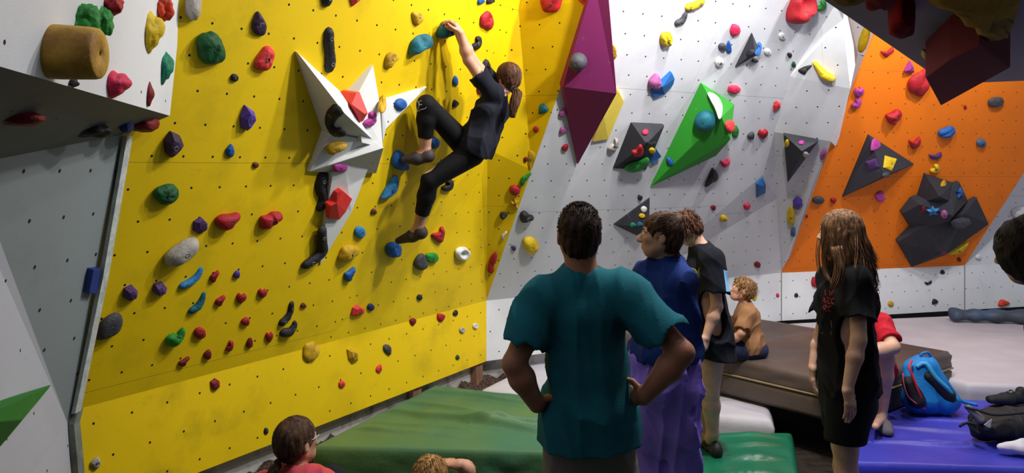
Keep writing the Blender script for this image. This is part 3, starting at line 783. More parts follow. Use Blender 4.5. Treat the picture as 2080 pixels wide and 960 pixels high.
h([(707, 709), (720, 710), (728, 718), (728, 733), (718, 738), (710, 728)], 0, 0, 0, 0, 0, 'ochre', 'yellow sculpted hold right of the round pocket hold on the kickboard', 'f', dep=.6)
# worms beside the star
worm([(668, 67), (668, 86), (670, 106), (671, 122), (669, 137)], [19, 20, 19, 21, 19], 'black', 'long straight black worm hold above the star')
worm([(664, -16), (664, 2)], [22, 20], 'black', 'black hold cut off by the top edge above the long straight worm', bolts=1)
h([(710, -14), (738, -12), (732, 2), (717, 14)], 0, 0, 0, 0, 0, 'coral', 'red pointed hold cut off by the top edge of the photo above the star', 'f')
worm([(684, 224), (672, 236), (670, 254), (682, 268), (694, 268)], [22, 20, 16, 18, 18], 'black', 'black S-shaped worm hold lying on the left spike of the star')
worm([(655, 360), (650, 380), (658, 400), (651, 420)], [21, 18, 19, 17], 'black', 'black worm hold just below the left corner of the star')
worm([(654, 468), (654, 490), (655, 510), (640, 525), (622, 537)], [17, 19, 19, 19, 17], 'black', 'lowest black worm hold with a bent tail, beside the tip of the downward spike')
h([(663, 301), (670, 292), (690, 288), (703, 290), (704, 300), (692, 309), (676, 315), (666, 311)], 0, 0, 0, 0, 0, 'ochre', 'yellow oval hold on the lower left volume of the star', 's', dep=.6)
volume([(689, 184, .02), (724, 189, .02), (741, 232, .02), (731, 249, .02), (700, 222, .02), (714, 212, .09)],
    [(0, 5, 1), (1, 5, 2), (2, 5, 3), (3, 5, 4), (4, 5, 0)], mat('coral_facets', (238, 66, 62), .55, .08, 9), 'coral red faceted hold on the ridge of the star', name='climbing_hold', cat='climbing hold')
h('bean', 753, 242, 26, 32, 0, 'mag', 'mauve rounded hold on the upright spike of the star', 'g')
h('box', 692, 341, 24, 16, -8, 'mag', 'small mauve block hold tucked under the star', 's')
volume([(684, 391, .03), (697, 387, .05), (716, 404, .02), (703, 430, .02), (690, 446, .02), (667, 444, .02), (671, 418, .05), (684, 412, .06)],
    [(0, 1, 7), (1, 2, 3, 7), (7, 3, 4), (7, 4, 5, 6)], mat('red_facets', (214, 44, 40), .55, .08, 9), 'bright red angular hold on the downward spike of the star', name='climbing_hold', cat='climbing hold')
h('egg', 777, 209, 20, 36, 10, 'ochre', 'coiled ochre yellow hold behind the notch between the upright and right arms of the star', 'g', dep=.7)
h('oval', 815, 212, 24, 24, 0, 'blue', 'round blue hold on the right arm of the star', 's', dep=.5)
h([(839, 26), (852, 24), (861, 32), (858, 44), (848, 52), (842, 46)], 0, 0, 0, 0, 0, 'ochre', 'small ochre yellow hold with a curl high above the star\'s right arm', 'j')
h([(788, 112), (800, 106), (811, 118), (800, 128), (794, 139), (784, 136), (784, 124)], 0, 0, 0, 0, 0, 'mustard', 'mustard two-part hold just above the star\'s right arm', 'j')
h([(837, 104), (842, 84), (856, 74), (872, 70), (879, 80), (874, 96), (860, 102), (846, 110), (838, 111)], 0, 0, 0, 0, 0, 'teal', 'big teal blue looped hold left of the climber\'s hands', 'j', dep=.7)
h([(893, 72), (897, 58), (908, 47), (922, 46), (928, 56), (924, 68), (910, 75), (898, 79)], 0, 0, 0, 0, 0, 'teal', 'teal blue hold gripped by the climber\'s hands', 's', dep=.9)
h([(990, 23), (1000, 30), (1003, 48), (997, 62), (986, 57), (977, 50), (980, 34)], 0, 0, 0, 0, 0, 'red', 'red shield-shaped hold with a pocket, upper right of the climber\'s hands', 'j')
h('bean', 969, 88, 22, 28, 0, 'black', 'black bean-shaped hold right of the climber\'s forearm', 's')
h('drop', 990, 134, 19, 27, 0, 'black', 'black pointed hold just above the climber\'s shoulder', 'f')
h('drop', 926, 164, 12, 20, 0, 'blue', 'small blue foothold between the climber\'s arm and knee')
h('wedge', 926, 210, 12, 15, 0, 'black', 'small black foothold in front of the climber\'s chest', 's')
h('wedge', 978, 2, 14, 14, 0, 'blue', 'blue hold cut off by the top edge right of the climber\'s hands', 's')
h('wedge', 997, 1, 16, 14, 0, 'black', 'black hold cut off by the top edge beside a blue one', 's')
h([(970, 176), (978, 172), (984, 182), (981, 192), (972, 190)], 0, 0, 0, 0, 0, 'red', 'red hold mostly hidden behind the climber\'s shoulder', 's')
h('oval', 884, 291, 20, 24, 10, 'blue', 'blue hold showing between the climber\'s shin and thigh', 's')
h([(806, 310), (818, 308), (830, 330), (830, 345), (812, 346), (799, 334)], 0, 0, 0, 0, 0, 'blue', 'blue hold under the toe of the climber\'s raised foot', 's', dep=.7)
h([(776, 402), (786, 384), (800, 362), (808, 358), (810, 374), (802, 392), (788, 402), (778, 405)], 0, 0, 0, 0, 0, 'sky', 'grey-blue long hold below the climber\'s raised foot', 's', dep=.6)
h('egg', 760, 429, 14, 12, 0, 'brown', 'tiny brown foothold left of the grey-blue long hold')
h('hex', 732, 472, 21, 25, 0, 'sky', 'small blue crumpled hold right of the star\'s downward spike', 'g')
h([(692, 520), (700, 504), (714, 498), (733, 506), (722, 520), (704, 531), (693, 533)], 0, 0, 0, 0, 0, 'ochre', 'ochre yellow shell-like hold right of the tip of the downward spike', 'g', dep=.6)
h('pear', 712, 558, 22, 30, 0, 'blue', 'blue two-lobed hold below the ochre shell-like hold', 's', dep=.6)
h('wedge', 728, 631, 28, 24, 0, 'coral', 'coral red hold low on the yellow wall beside a small dark blue one', 'f', dep=.5)
h('oval', 754, 624, 14, 15, 0, 'dblue', 'small dark blue foothold right of the coral red hold')
h([(787, 510), (792, 497), (806, 493), (815, 502), (815, 516), (804, 524), (792, 521)], 0, 0, 0, 0, 0, 'blue', 'round blue hold the climber\'s lower foot stands on', 'j', dep=.8)
h('bean', 910, 377, 25, 25, 0, 'black', 'dark grey bean-shaped hold right of the climber\'s lower knee', 's')
h([(901, 461), (904, 472), (900, 490), (892, 493), (880, 483), (880, 475), (893, 472), (896, 463)], 0, 0, 0, 0, 0, 'red', 'red spoon-shaped hold right of the climber\'s lower foot', 's')
h('egg', 857, 532, 29, 34, 10, 'slate', 'dark grey rounded hold touching a small green one', 's', dep=.6)
h('shield', 879, 524, 26, 20, 0, 'green', 'small green hold touching the dark grey rounded one', 'g')
h('oval', 940, 515, 29, 28, -20, 'white', 'white ring-shaped hold low on the right of the yellow wall', 'o', dep=.5)
h('oval', 853, 604, 11, 12, 0, 'black', 'tiny black foothold above the right end of the kickboard seam')
h('drop', 839, 653, 14, 15, 180, 'dred', 'small dark red foothold on the yellow kickboard left of the red oval one')
h('egg', 897, 644, 20, 16, 70, 'red', 'red oval foothold at the top right of the yellow kickboard')
h('egg', 926, 635, 11, 13, 20, 'black', 'tiny black foothold right of the red oval on the kickboard')
h('oval', 939, 670, 11, 12, 0, 'lgrey', 'small grey ring foothold near the right end of the yellow kickboard', 'o', bolt=False)
h('oval', 966, 662, 11, 12, 0, 'white', 'small whitish foothold at the right end of the yellow kickboard', 'o', bolt=False)
h('drop', 788, 710, 16, 22, 160, 'slate', 'grey-green drop-shaped foothold in the middle of the yellow kickboard')
h('drop', 771, 748, 12, 17, 20, 'coral', 'small red drop foothold below the grey-green drop on the kickboard')
h('oval', 695, 780, 13, 15, 20, 'coral', 'small red round foothold low on the yellow kickboard')
h('egg', 930, 725, 9, 10, 0, 'dgreen', 'tiny dark green foothold at the lower right corner of the yellow kickboard')
# ---------------------------------------------------------------- shaded yellow return
h('wedge', 1103, 221, 20, 21, 0, 'teal', 'blue hold on the shaded yellow return right of the climber\'s ponytail', 's')
h('oval', 1088, 263, 12, 14, 0, 'red', 'small red round foothold below the blue hold on the shaded return')
h('shield', 1046, 388, 22, 20, 0, 'red', 'dark red hold halfway down the shaded yellow return')
h('egg', 1023, 438, 17, 16, 70, 'black', 'black hold low on the shaded yellow return')
h([(1074, 306), (1082, 308), (1088, 318), (1080, 335), (1077, 345), (1070, 338), (1072, 320)], 0, 0, 0, 0, 0, 'ochre', 'flat yellow hold at the edge of the shaded return', 's', dep=.3)
h('pear', 1067, 364, 16, 32, 20, 'green', 'green leafy hold at the edge of the shaded return', 'k')
h('star', 1046, 413, 18, 26, 0, 'ochre', 'yellow knobbly hold below the dark red one on the shaded return', 'k')
h('pear', 1024, 479, 11, 18, 0, 'white', 'small white hold near the bottom of the shaded return', 'k')
h('egg', 1003, 525, 17, 26, 20, 'red', 'upper red lobe hold at the bottom of the shaded return', 's')
h('egg', 997, 543, 16, 28, 0, 'red', 'lower red hold at the bottom of the shaded return beside the white wall edge', 's')
h([(1098, -14), (1140, -14), (1138, 10), (1130, 24), (1115, 26), (1100, 20)], 0, 0, 0, 0, 0, 'red', 'big red ridged hold cut off by the top edge left of the plum volume', 'g', dep=.4)
h([(1168, -14), (1202, -10), (1198, 0), (1187, 13), (1174, 2)], 0, 0, 0, 0, 0, 'coral', 'bright red hold cut off by the top edge touching the plum volume', 'f', dep=.3)
h('oval', 1067, 324, 9, 11, 0, 'dred', 'tiny dark red foothold left of the flat yellow hold on the return')
# ---------------------------------------------------------------- white wall
h('oval', 1173, 127, 37, 36, 0, 'slate', 'dark grey ball-shaped hold on the left side of the plum volume', 's', dep=.85, lump=.02)
h('egg', 1248, 106, 12, 30, 0, 'ochre', 'small yellow hold peeking out behind the plum volume', 'k')
h([(1060, 452), (1057, 440), (1062, 432), (1070, 431), (1076, 437), (1084, 440), (1083, 446), (1072, 449)], 0, 0, 0, 0, 0, 'black', 'black horn-shaped hold low on the left of the white wall', 's', dep=.8)
h([(1063, 492), (1072, 484), (1086, 485), (1095, 498), (1092, 509), (1078, 518), (1068, 508)], 0, 0, 0, 0, 0, 'yellow', 'yellow shield-shaped hold left of the man in the teal t-shirt', 's', dep=.55)
h('egg', 1044, 504, 14, 9, 60, 'purple', 'tiny purple foothold left of the yellow shield-shaped hold')
h('egg', 1145, 229, 15, 24, 35, 'mauve', 'mauve hold beside the upper left edge of the plum volume\'s lower half')
h('wedge', 1145, 265, 16, 13, 0, 'mauve', 'small dark mauve hold below another mauve one left of the plum volume')
h('egg', 1149, 300, 14, 16, 40, 'red', 'small red foothold left of the plum volume\'s bottom tip')
h([(1250, 282), (1257, 284), (1256, 296), (1250, 304), (1240, 309), (1235, 302), (1242, 295), (1248, 292)], 0, 0, 0, 0, 0, 'lgrey', 'off-white curled hold between the yellow and black volumes', 'k')
h([(1344, 74), (1352, 66), (1364, 68), (1366, 82), (1362, 93), (1352, 96), (1344, 88)], 0, 0, 0, 0, 0, 'yellow', 'yellow knotted hold high on the white wall left of the coral one', 'g', dep=.8)
worm([(1376, 46), (1386, 42), (1392, 29)], [11, 12, 9], 'slate', 'grey boomerang hold high on the white wall below a yellow one')
worm([(1399, 14), (1410, 12), (1425, 3)], [14, 15, 14], 'yellow', 'yellow banana-shaped hold at the top edge of the white wall')
h([(1324, 160), (1334, 151), (1340, 156), (1345, 174), (1338, 182), (1326, 180), (1320, 170)], 0, 0, 0, 0, 0, 'mauve', 'mauve pebble-like hold attached to the left of a blue wedge', 's', dep=.8)
volume([(1323, 186, .02), (1345, 176, .07), (1365, 147, .03), (1371, 160, .03), (1368, 172, .02), (1350, 192, .02), (1330, 200, .02)],
    [(0, 1, 5, 6), (1, 2, 3), (1, 3, 4, 5)], MATS['blue_hold'], 'blue wedge hold next to a mauve pebble on the white wall', name='climbing_hold', cat='climbing hold')
h('shield', 1494, 63, 20, 24, 20, 'pink', 'coral pink hold high on the white wall above the black spiked volume', 's')
h('oval', 1468, 96, 16, 16, 0, 'slate', 'small dark ball hold touching a blue one left of the black spiked volume')
h('egg', 1481, 96, 13, 26, 0, 'blue', 'small blue disc hold right of a dark ball')
h('shield', 1462, 128, 17, 18, 30, 'white', 'small white hold below the dark ball and blue disc', 'k')
h('bean', 1541, 99, 13, 30, 0, 'blue', 'blue hold on the right side of the small black spiked volume', 's')
h('oval', 1525, 107, 18, 17, 0, 'black', 'black ball hold in the middle of the small black spiked volume')
h('egg', 1534, 123, 16, 9, 0, 'slate', 'small dark hold at the foot of the black spiked volume')
h('hex', 1589, 74, 13, 16, 0, 'white', 'small white hold left of the big red one at the top of the white wall', 's')
h('oval', 1560, 106, 14, 15, 0, 'white', 'small white hold right of the black spiked volume', 's')
h('egg', 1605, 112, 13, 9, 60, 'black', 'tiny black foothold left of the big yellow lying hold')
h('drop', 1613, 131, 9, 12, 0, 'dgreen', 'tiny dark green foothold beside a black one')
h([(1619, 142), (1630, 135), (1647, 132), (1648, 136), (1640, 143), (1635, 152), (1626, 149)], 0, 0, 0, 0, 0, 'black', 'black three-cornered hold at the left end of the big yellow one', 's')
h([(1650, 127), (1658, 125), (1668, 136), (1684, 150), (1696, 158), (1691, 167), (1676, 163), (1665, 156), (1656, 140)], 0, 0, 0, 0, 0, 'yellow', 'big yellow lying-dog shaped hold at the top edge of the grey box', 's', dep=.7)
h('bow', 1695, 86, 25, 18, 0, 'wine', 'dark red smile-shaped hold on the bright slanted panel', 's')
h([(1602, 30), (1610, 10), (1622, -8), (1650, -12), (1660, 2), (1658, 22), (1645, 32), (1636, 46), (1618, 50), (1604, 44)], 0, 0, 0, 0, 0, 'red', 'big red fist-shaped hold at the top of the white wall', 'j', dep=.6)
h('bean', 1669, 13, 22, 22, 0, 'green', 'green hold right of the big red fist-shaped one', 's')
h([(1767, 43), (1770, 58), (1764, 85), (1754, 104), (1744, 102), (1746, 78), (1756, 52)], 0, 0, 0, 0, 0, 'yellow', 'long upright yellow hold in the recess left of the orange wall', 's', dep=.5)
h('shield', 1492, 183, 26, 17, 0, 'pink', 'pink oval hold above the green volume\'s right corner', 's')
h([(1578, 205), (1586, 210), (1586, 219), (1577, 226), (1572, 228), (1572, 214)], 0, 0, 0, 0, 0, 'coral', 'small coral hold left of the grey box', 'f')
h('egg', 1527, 276, 15, 17, 30, 'slate', 'small dark grey hold left of a red heart-shaped one')
h('heart', 1551, 273, 19, 20, 0, 'red', 'red heart-shaped hold right of the green volume', 's')
h([(1477, 246), (1485, 243), (1492, 250), (1493, 262), (1486, 270), (1478, 264), (1475, 254)], 0, 0, 0, 0, 0, 'coral', 'pink speckled hold on the right corner of the green volume', 'g')
h('shield', 1494, 268, 14, 26, 0, 'green', 'green hold poking out from behind the green volume\'s right corner', 's')
h('oval', 1431, 246, 42, 42, -20, 'teal', 'teal dome-shaped hold on the face of the green volume', 's', dep=.7, lump=.02)
h([(1439, 187), (1452, 190), (1463, 203), (1468, 220), (1466, 238), (1462, 240), (1456, 222), (1446, 203)], 0, 0, 0, 0, 0, 'white', 'white crescent hold along the ridge of the green volume', 's', dep=.35, lump=.01, bolt=False)
h([(1449, 342), (1457, 350), (1459, 362), (1450, 370), (1438, 376), (1433, 380), (1438, 366), (1444, 354)], 0, 0, 0, 0, 0, 'black', 'black fin-shaped hold below the green volume', 's')
h('bow', 1474, 331, 18, 18, 0, 'pink', 'pink hold just above the black fin-shaped one', 's')
volume([(1549, 360, .01), (1556, 376, .02), (1555, 392, .01), (1537, 402, .01), (1538, 374, .02), (1550, 378, .05)],
    [(0, 5, 1), (1, 5, 2), (2, 5, 3), (3, 5, 4), (4, 5, 0)], MATS['blue_hold'], 'blue pointed wedge hold in the middle of the white wall', name='climbing_hold', cat='climbing hold')
h('egg', 1450, 422, 12, 10, 60, 'dred', 'small dark red foothold above the tall girl\'s head')
h('heart', 1518, 420, 13, 15, 0, 'pink', 'small pink split foothold below the blue pointed wedge')
h('wedge', 1471, 444, 15, 13, 0, 'yellow', 'small yellow foothold right of the bent-headed girl')
h('hex', 1539, 538, 12, 13, 0, 'dred', 'dark red foothold on the white wall above the boy')
h('egg', 1301, 402, 12, 10, 70, 'dpurple', 'tiny dark purple foothold above the small dark pyramid')
h('oval', 1308, 425, 13, 13, 0, 'white', 'white round hold on the small dark pyramid', 's')
h('oval', 1304, 438, 13, 10, 0, 'yellow', 'yellow disc hold below the white round one on the dark pyramid', 's')
h('wedge', 1286, 456, 12, 9, 0, 'sea', 'small green hold low on the dark pyramid', 's')
h('wedge', 1300, 455, 12, 9, 0, 'teal', 'small blue-green hold at the bottom right of the dark pyramid', 's')
h('hex', 1311, 268, 12, 13, 0, 'pink', 'small pink-red hold near the top of the black four-sided volume')
h([(1284, 308), (1294, 306), (1300, 296), (1306, 299), (1308, 310), (1300, 317), (1288, 317)], 0, 0, 0, 0, 0, 'red', 'red arched hold on the lower left of the black four-sided volume', 'j')
h('oval', 1325, 306, 13, 13, 0, 'yellow', 'small yellow knobbly hold on the right of the black four-sided volume', 'k')
h([(1270, 343), (1280, 334), (1302, 328), (1316, 322), (1320, 330), (1308, 342), (1290, 349), (1276, 350)], 0, 0, 0, 0, 0, 'green', 'green open-mouthed jug on the bottom edge of the black four-sided volume', 'j')
h('bow', 1323, 291, 20, 9, 5, 'black', 'narrow black hold on the right face of the black four-sided volume', 's', bolt=False)
h('drop', 1360, 327, 12, 20, -30, 'blue', 'small blue hold on the lower left of the green volume')
h('egg', 1598, 291, 11, 16, 0, 'yellow', 'small yellow hold at the left corner of the upside-down pyramid')
h('oval', 1628, 289, 12, 9, 0, 'mag', 'small pink ring hold on top of the upside-down pyramid')
h('oval', 1638, 315, 14, 12, 0, 'lgrey', 'small silver-white hold on the right face of the upside-down pyramid')
h('egg', 1673, 313, 14, 25, 20, 'mauve', 'mauve hold between the upside-down pyramid and the orange wall')
h('pent', 1620, 414, 20, 28, 0, 'violet', 'violet hold in the white recess above a yellow one', 'f')
h([(1600, 428), (1609, 418), (1615, 434), (1613, 452), (1606, 459), (1598, 450)], 0, 0, 0, 0, 0, 'yellow', 'yellow hold in the white recess below the violet one', 's')
h('egg', 1611, 472, 13, 19, 0, 'steel', 'blue-grey hold lowest in the white recess, at the orange wall\'s edge')
h('box', 1660, 573, 18, 20, 0, 'red', 'red block hold on the white kickboard left of the long-haired girl')
h('egg', 1618, 599, 9, 9, 0, 'black', 'tiny black foothold on the white kickboard below the orange wall\'s left corner')
h('egg', 1580, 599, 7, 9, 0, 'pink', 'tiny pink-red foothold just left of the kickboard joint')
h('egg', 1533, 600, 10, 20, 0, 'yellow', 'small yellow foothold beside the boy\'s ear')
h('tri', 1036, 643, 12, 11, 10, 'ochre', 'small yellow triangular foothold at the left end of the white kickboard', 's')
# ---------------------------------------------------------------- orange wall
h('oval', 1663, 407, 25, 15, 0, 'slate', 'grey oval hold at the left edge of the orange wall', 's')
h('egg', 1694, 407, 13, 12, 60, 'red', 'small red foothold right of the grey oval hold')
h('egg', 1639, 439, 6, 7, 0, 'red', 'tiny red screw-on foothold at the lower left of the orange wall')
h('heart', 1746, 188, 20, 20, 0, 'mag', 'upper of two touching magenta holds at the orange wall\'s left edge', 'k')
h('bean', 1740, 210, 21, 21, 0, 'mag', 'lower of two touching magenta holds at the orange wall\'s left edge', 'j')
h('bow', 1804, 106, 25, 16, -10, 'red', 'slim red hold at the top left of the orange wall')
h([(1850, 124), (1857, 136), (1858, 148), (1848, 151), (1838, 146), (1844, 134)], 0, 0, 0, 0, 0, 'mag', 'magenta pointed hold left of the big red rounded one', 'f', dep=.7)
h([(1882, 140), (1886, 152), (1890, 166), (1886, 184), (1872, 195), (1860, 193), (1848, 184), (1847, 168), (1858, 154), (1872, 148)], 0, 0, 0, 0, 0, 'red', 'big red rounded hold beside the dark red overhanging volume', 'j', dep=.4)
h([(1826, 223), (1834, 230), (1826, 244), (1815, 255), (1806, 247), (1802, 236), (1812, 230)], 0, 0, 0, 0, 0, 'red', 'red crumpled hold in the upper left of the orange wall', 'k', dep=.6)
h([(1873, 104), (1884, 106), (1905, 123), (1896, 124), (1874, 117)], 0, 0, 0, 0, 0, 'yellow', 'yellow hold half hidden behind the dark roof', 's', dep=.4)
h('bow', 1859, 290, 22, 24, 0, 'red', 'red curled hold above the black stepped cluster', 'k')
h([(1907, 270), (1918, 262), (1932, 257), (1941, 262), (1938, 272), (1926, 280), (1912, 279)], 0, 0, 0, 0, 0, 'blue', 'bright blue ridged hold on the upper right of the orange wall', 'g', dep=.6)
h('hex', 1994, 291, 18, 18, 0, 'steel', 'small blue-grey hold at the right of the orange wall')
h('box', 2024, 208, 27, 17, -15, 'slate', 'dark grey block hold at the upper right of the orange wall', 's', dep=.6)
h('egg', 1961, 217, 7, 9, 0, 'red', 'tiny red foothold below the dark red overhanging volume')
h('bow', 1901, 317, 25, 15, 0, 'purple', 'purple swallow-like hold above the small yellow one')
h('bean', 1899, 343, 20, 19, 0, 'yellow', 'small yellow bent hold just above the black stepped cluster')
h('egg', 1789, 399, 22, 22, 30, 'mag', 'magenta egg-shaped hold below the black pyramid', 'j')
h('wedge', 1779, 293, 19, 25, 0, 'mag', 'magenta hold near the top of the black pyramid', 's', dep=.2)
h('box', 1772, 334, 25, 22, -25, 'purple', 'purple square hold on the left face of the black pyramid', 'f', dep=.25)
h([(1799, 315), (1823, 322), (1812, 347), (1796, 340)], 0, 0, 0, 0, 0, 'yellow', 'yellow trapezoid hold on the right face of the black pyramid', 'f', dep=.25)
h('oval', 1800, 355, 14, 11, 0, 'slate', 'small grey hold at the peak of the black pyramid', 'k')
h('egg', 1917, 372, 12, 14, 0, 'ochre', 'small yellow hold on the topmost stepped volume')
h('star', 1951, 391, 13, 22, 0, 'blue', 'small blue hold on the right of the middle stepped volume', 'k')
h('oval', 1876, 426, 10, 12, 0, 'dred', 'small dark red ball hold on the middle stepped volume')
h('star', 1895, 429, 25, 17, 0, 'sky', 'blue star-shaped hold on the middle stepped volume', 'k')
h('oval', 1918, 436, 15, 15, 0, 'mauve', 'pink ball hold right of the blue star-shaped hold')
h('shield', 1953, 454, 40, 20, -10, 'slate', 'grey flower-like hold on the lowest stepped volume', 'k')
h([(1925, 513), (1942, 503), (1968, 491), (1962, 504), (1948, 514), (1930, 518)], 0, 0, 0, 0, 0, 'yellow', 'yellow hold under the lower edge of the stepped cluster', 's', dep=.5)
h('egg', 1917, 514, 14, 8, 0, 'wine', 'tiny dark red hold next to the yellow one under the stepped cluster')
h('egg', 1949, 527, 9, 9, 0, 'dred', 'tiny dark red foothold at the lower right corner of the orange wall')
# ---------------------------------------------------------------- far right, white
h('oval', 1777, 551, 10, 9, 0, 'lgrey', 'tiny grey foothold just below the orange wall right of the long-haired girl')
h('egg', 1915, 552, 10, 9, 0, 'black', 'tiny black foothold just below the orange wall')
h('oval', 1988, 522, 12, 11, 0, 'white', 'small white hold on the right-hand white panel', 's')
h([(2056, 432), (2066, 422), (2084, 421), (2092, 434), (2082, 446), (2064, 442)], 0, 0, 0, 0, 0, 'white', 'large white hold at the right edge of the photo', 'k')
h('bow', 1886, 574, 14, 9, 0, 'black', 'small black two-lobed foothold on the right white kickboard')
h('wedge', 1900, 612, 11, 11, 0, 'black', 'small black triangular foothold low on the right white kickboard')
h('oval', 1810, 617, 11, 12, 0, 'ochre', 'small yellow foothold above the red-shirted sitter\'s shoulder')
h('wedge', 2040, 615, 22, 14, 0, 'orange', 'orange-red hold on the far right kickboard above the rolled blue mat', 's')
# ---------------------------------------------------------------- things on the dark roof at upper right
RH = dict(olive=mat('roof_hold_olive', (128, 98, 6), .85, .2, 8, .3, 60, .08), dmust=mat('roof_hold_mustard', (168, 126, 0), .85, .2, 6, .3, 60, .08), dred=mat('roof_hold_dark_red', (136, 10, 22), .85, .15, 8, .3, 60, .08))
def roofhold(pts, drop, col, label, name='climbing_hold', cat='climbing hold', fac=False, taper=.6, m_=None):
    top = [onplane(x, y, V((0, 0, RZ-drop)), V((0, 0, 1))) for x, y in pts]
    if not fac: top = catmull(top, 4)
    L = len(top); cen = sum(top, V((0, 0, 0)))/L; vs, fs = [], []
    prof = [(1.0, -drop*1.02), (1.0, -drop*.4), (.93, -drop*.05), (.7, 0), (.3, .01)] if not fac else [(1, -drop*1.01), (1, 0)]
    for s_, z in prof:
        for i, q in enumerate(top):
            g = 1+(0 if fac else .12*noise.noise(q*9)); p = cen+(q-cen)*s_*g; vs.append(V((p.x, p.y, RZ-drop-z + (0 if fac else .02*noise.noise(p*12)))))
    K = len(prof)
    for k in range(K-1):
        for i in range(L): fs.append((k*L+i, k*L+(i+1) % L, (k+1)*L+(i+1) % L, (k+1)*L+i))
    fs += [tuple(range(L-1, -1, -1)), tuple(range((K-1)*L, K*L))]
    o = fixn(mk(name, vs, fs, m_ or RH[col], None, not fac, loc=V((cen.x, cen.y, RZ)))); tag(o, label, cat)
    if fac: bevel(o, .006)
    return o
roofhold([(1880, 159), (1930, 122), (1990, 92), (2052, 138), (1911, 215)], .16, None, 'big dark red box volume hanging from the dark roof at upper right', 'wall_volume', 'wall volume', True, m_=REDV)
roofhold([(1686, -6), (1688, 12), (1712, 21), (1742, 16), (1764, 2), (1770, -20), (1720, -40)], .12, 'olive', 'dark yellow rounded hold at the tip of the dark roof, cut by the top edge')
roofhold([(1760, 22), (1758, -4), (1790, -24), (1815, -10), (1821, 12), (1806, 27), (1786, 20)], .10, 'dred', 'dark red hold under the roof near its left tip')
roofhold([(1805, 66), (1812, 56), (1834, 48), (1856, 56), (1858, 68), (1846, 76), (1815, 76)], .09, 'dred', 'dark red lobed hold on the left edge of the dark roof')
roofhold([(1870, -20), (1900, 20), (1960, 50), (1992, 82), (2018, 97), (2044, 90), (2060, 60), (2082, 0), (2070, -60), (1960, -70)], .14, 'dmust', 'huge dark mustard hold on the underside of the dark roof')
roofhold([(1936, 80), (1950, 74), (1972, 88), (1960, 100), (1928, 116), (1922, 100)], .08, 'dred', 'dark red hold above the box volume on the dark roof')
# ================================================================ crash mats
def mat_slab(name, corners, z0, z1, m_, label, amp=.006, creases=(), N=90, rnd=.03, seed=1, puff=.0, cat='crash mat', bulge=.0, mods=None):
    """corners: four (x, y) going round; a cover pulled over foam: rounded edges, sagging folds; creases: (ax, ay, bx, by, width, height)"""
    c = [V((x, y, 0)) for x, y in corners]
    def q(u, v): return c[0]*(1-u)*(1-v)+c[1]*u*(1-v)+c[2]*u*v+c[3]*(1-u)*v
    L1, L2 = (c[1]-c[0]).length, (c[3]-c[0]).length
    nu, nv = N, N; vs, fs = [], []
    cen = sum(c, V((0, 0, 0)))/4
    for i in range(nu+1):
        for j in range(nv+1):
            u, v = i/nu, j/nv; p = q(u, v)
            e = min(min(u, 1-u)*L1, min(v, 1-v)*L2)
            z = z1 - (0 if e > rnd else rnd*(1-math.sqrt(max(0, 1-(1-e/rnd)**2))))
            k = min(1, e/.12)
            z += puff*(1-(2*u-1)**4)*(1-(2*v-1)**4)
            z += k*amp*(noise.noise(V((p.x*1.7+seed, p.y*1.7, 0)))*1.6 + .7*noise.noise(V((p.x*5+seed, p.y*5, 3))))
            for ax_, ay, bx, by, w_, hh in creases:
                a, b = V((ax_, ay, 0)), V((bx, by, 0)); ab = b-a; t = max(0, min(1, (p-a).dot(ab)/ab.length_squared))
                d = (p-(a+ab*t)).length + .03*noise.noise(V((p.x*3, p.y*3, seed)))
                s_ = ab.cross(p-a).z > 0
                z += k*hh*(math.exp(-(d/(w_*(1 if s_ else .35)))**2))*math.sin(math.pi*min(1, max(0, .15+t*.85)))
            vs.append(V((p.x, p.y, z)))
    for i in range(nu):
        for j in range(nv):
            a = i*(nv+1)+j; fs.append((a, a+nv+1, a+nv+2, a+1))
    loop = [i*(nv+1) for i in range(nu+1)] + [nu*(nv+1)+j for j in range(1, nv+1)] + [i*(nv+1)+nv for i in range(nu-1, -1, -1)] + [j for j in range(nv-1, 0, -1)]
    prev = loop; Ln = len(loop); cum = 0
    for lev in range(1, 7):
        t = lev/6; cur = []
        for k, i in enumerate(loop):
            p = vs[i]; d = (V((p.x, p.y, 0))-cen).normalized()
            wv = bulge*math.sin(math.pi*t) + amp*1.2*noise.noise(V((p.x*6, p.y*6, t*2+seed)))*math.sin(math.pi*t)
            zz = p.z + (z0-p.z)*t
            vs.append(V((p.x+d.x*wv, p.y+d.y*wv, zz))); cur.append(len(vs)-1)
        for k in range(Ln): fs.append((prev[k], prev[(k+1) % Ln], cur[(k+1) % Ln], cur[k]))
        prev = cur
    fs.append(tuple(prev[::-1]))
    o = fixn(mk(name, vs, fs, m_, None, True, loc=V((cen.x, cen.y, z0)))); tag(o, label, cat)
    return o
def tarp(name, rgb, rough, second=None, var=.1, sc_=1.3, bump=.25):
    return mat(name, rgb, rough, var, sc_, bump, 22, .5, second=second, thr=(.3, .75))
TG = tarp('faded_green_tarp', (88, 116, 58), .62, (46, 104, 82)); TD = tarp('dark_green_tarp', (16, 84, 62), .5, (28, 92, 56)); TE = tarp('emerald_vinyl', (22, 118, 84), .3, (18, 92, 68))
TP = tarp('pale_grey_vinyl', (196, 192, 200), .6, (168, 164, 174)); TB = tarp('brown_vinyl', (88, 74, 68), .5, (64, 54, 50)); TBL = tarp('blue_tarp', (62, 66, 186), .45, (50, 50, 160))
PALE = [(-.33, 6.22), (1.15, 5.50), (1.96, 5.42), (2.35, 6.75)]
mat_slab('crash_mat', [(-.29, 6.26), (1.95, 5.48), (2.36, 6.95), (.42, 7.55)], -.2, .07, TP, 'pale grey crash mat lying in the middle beneath the white wall, behind the standing people', .012, rnd=.06, seed=2)
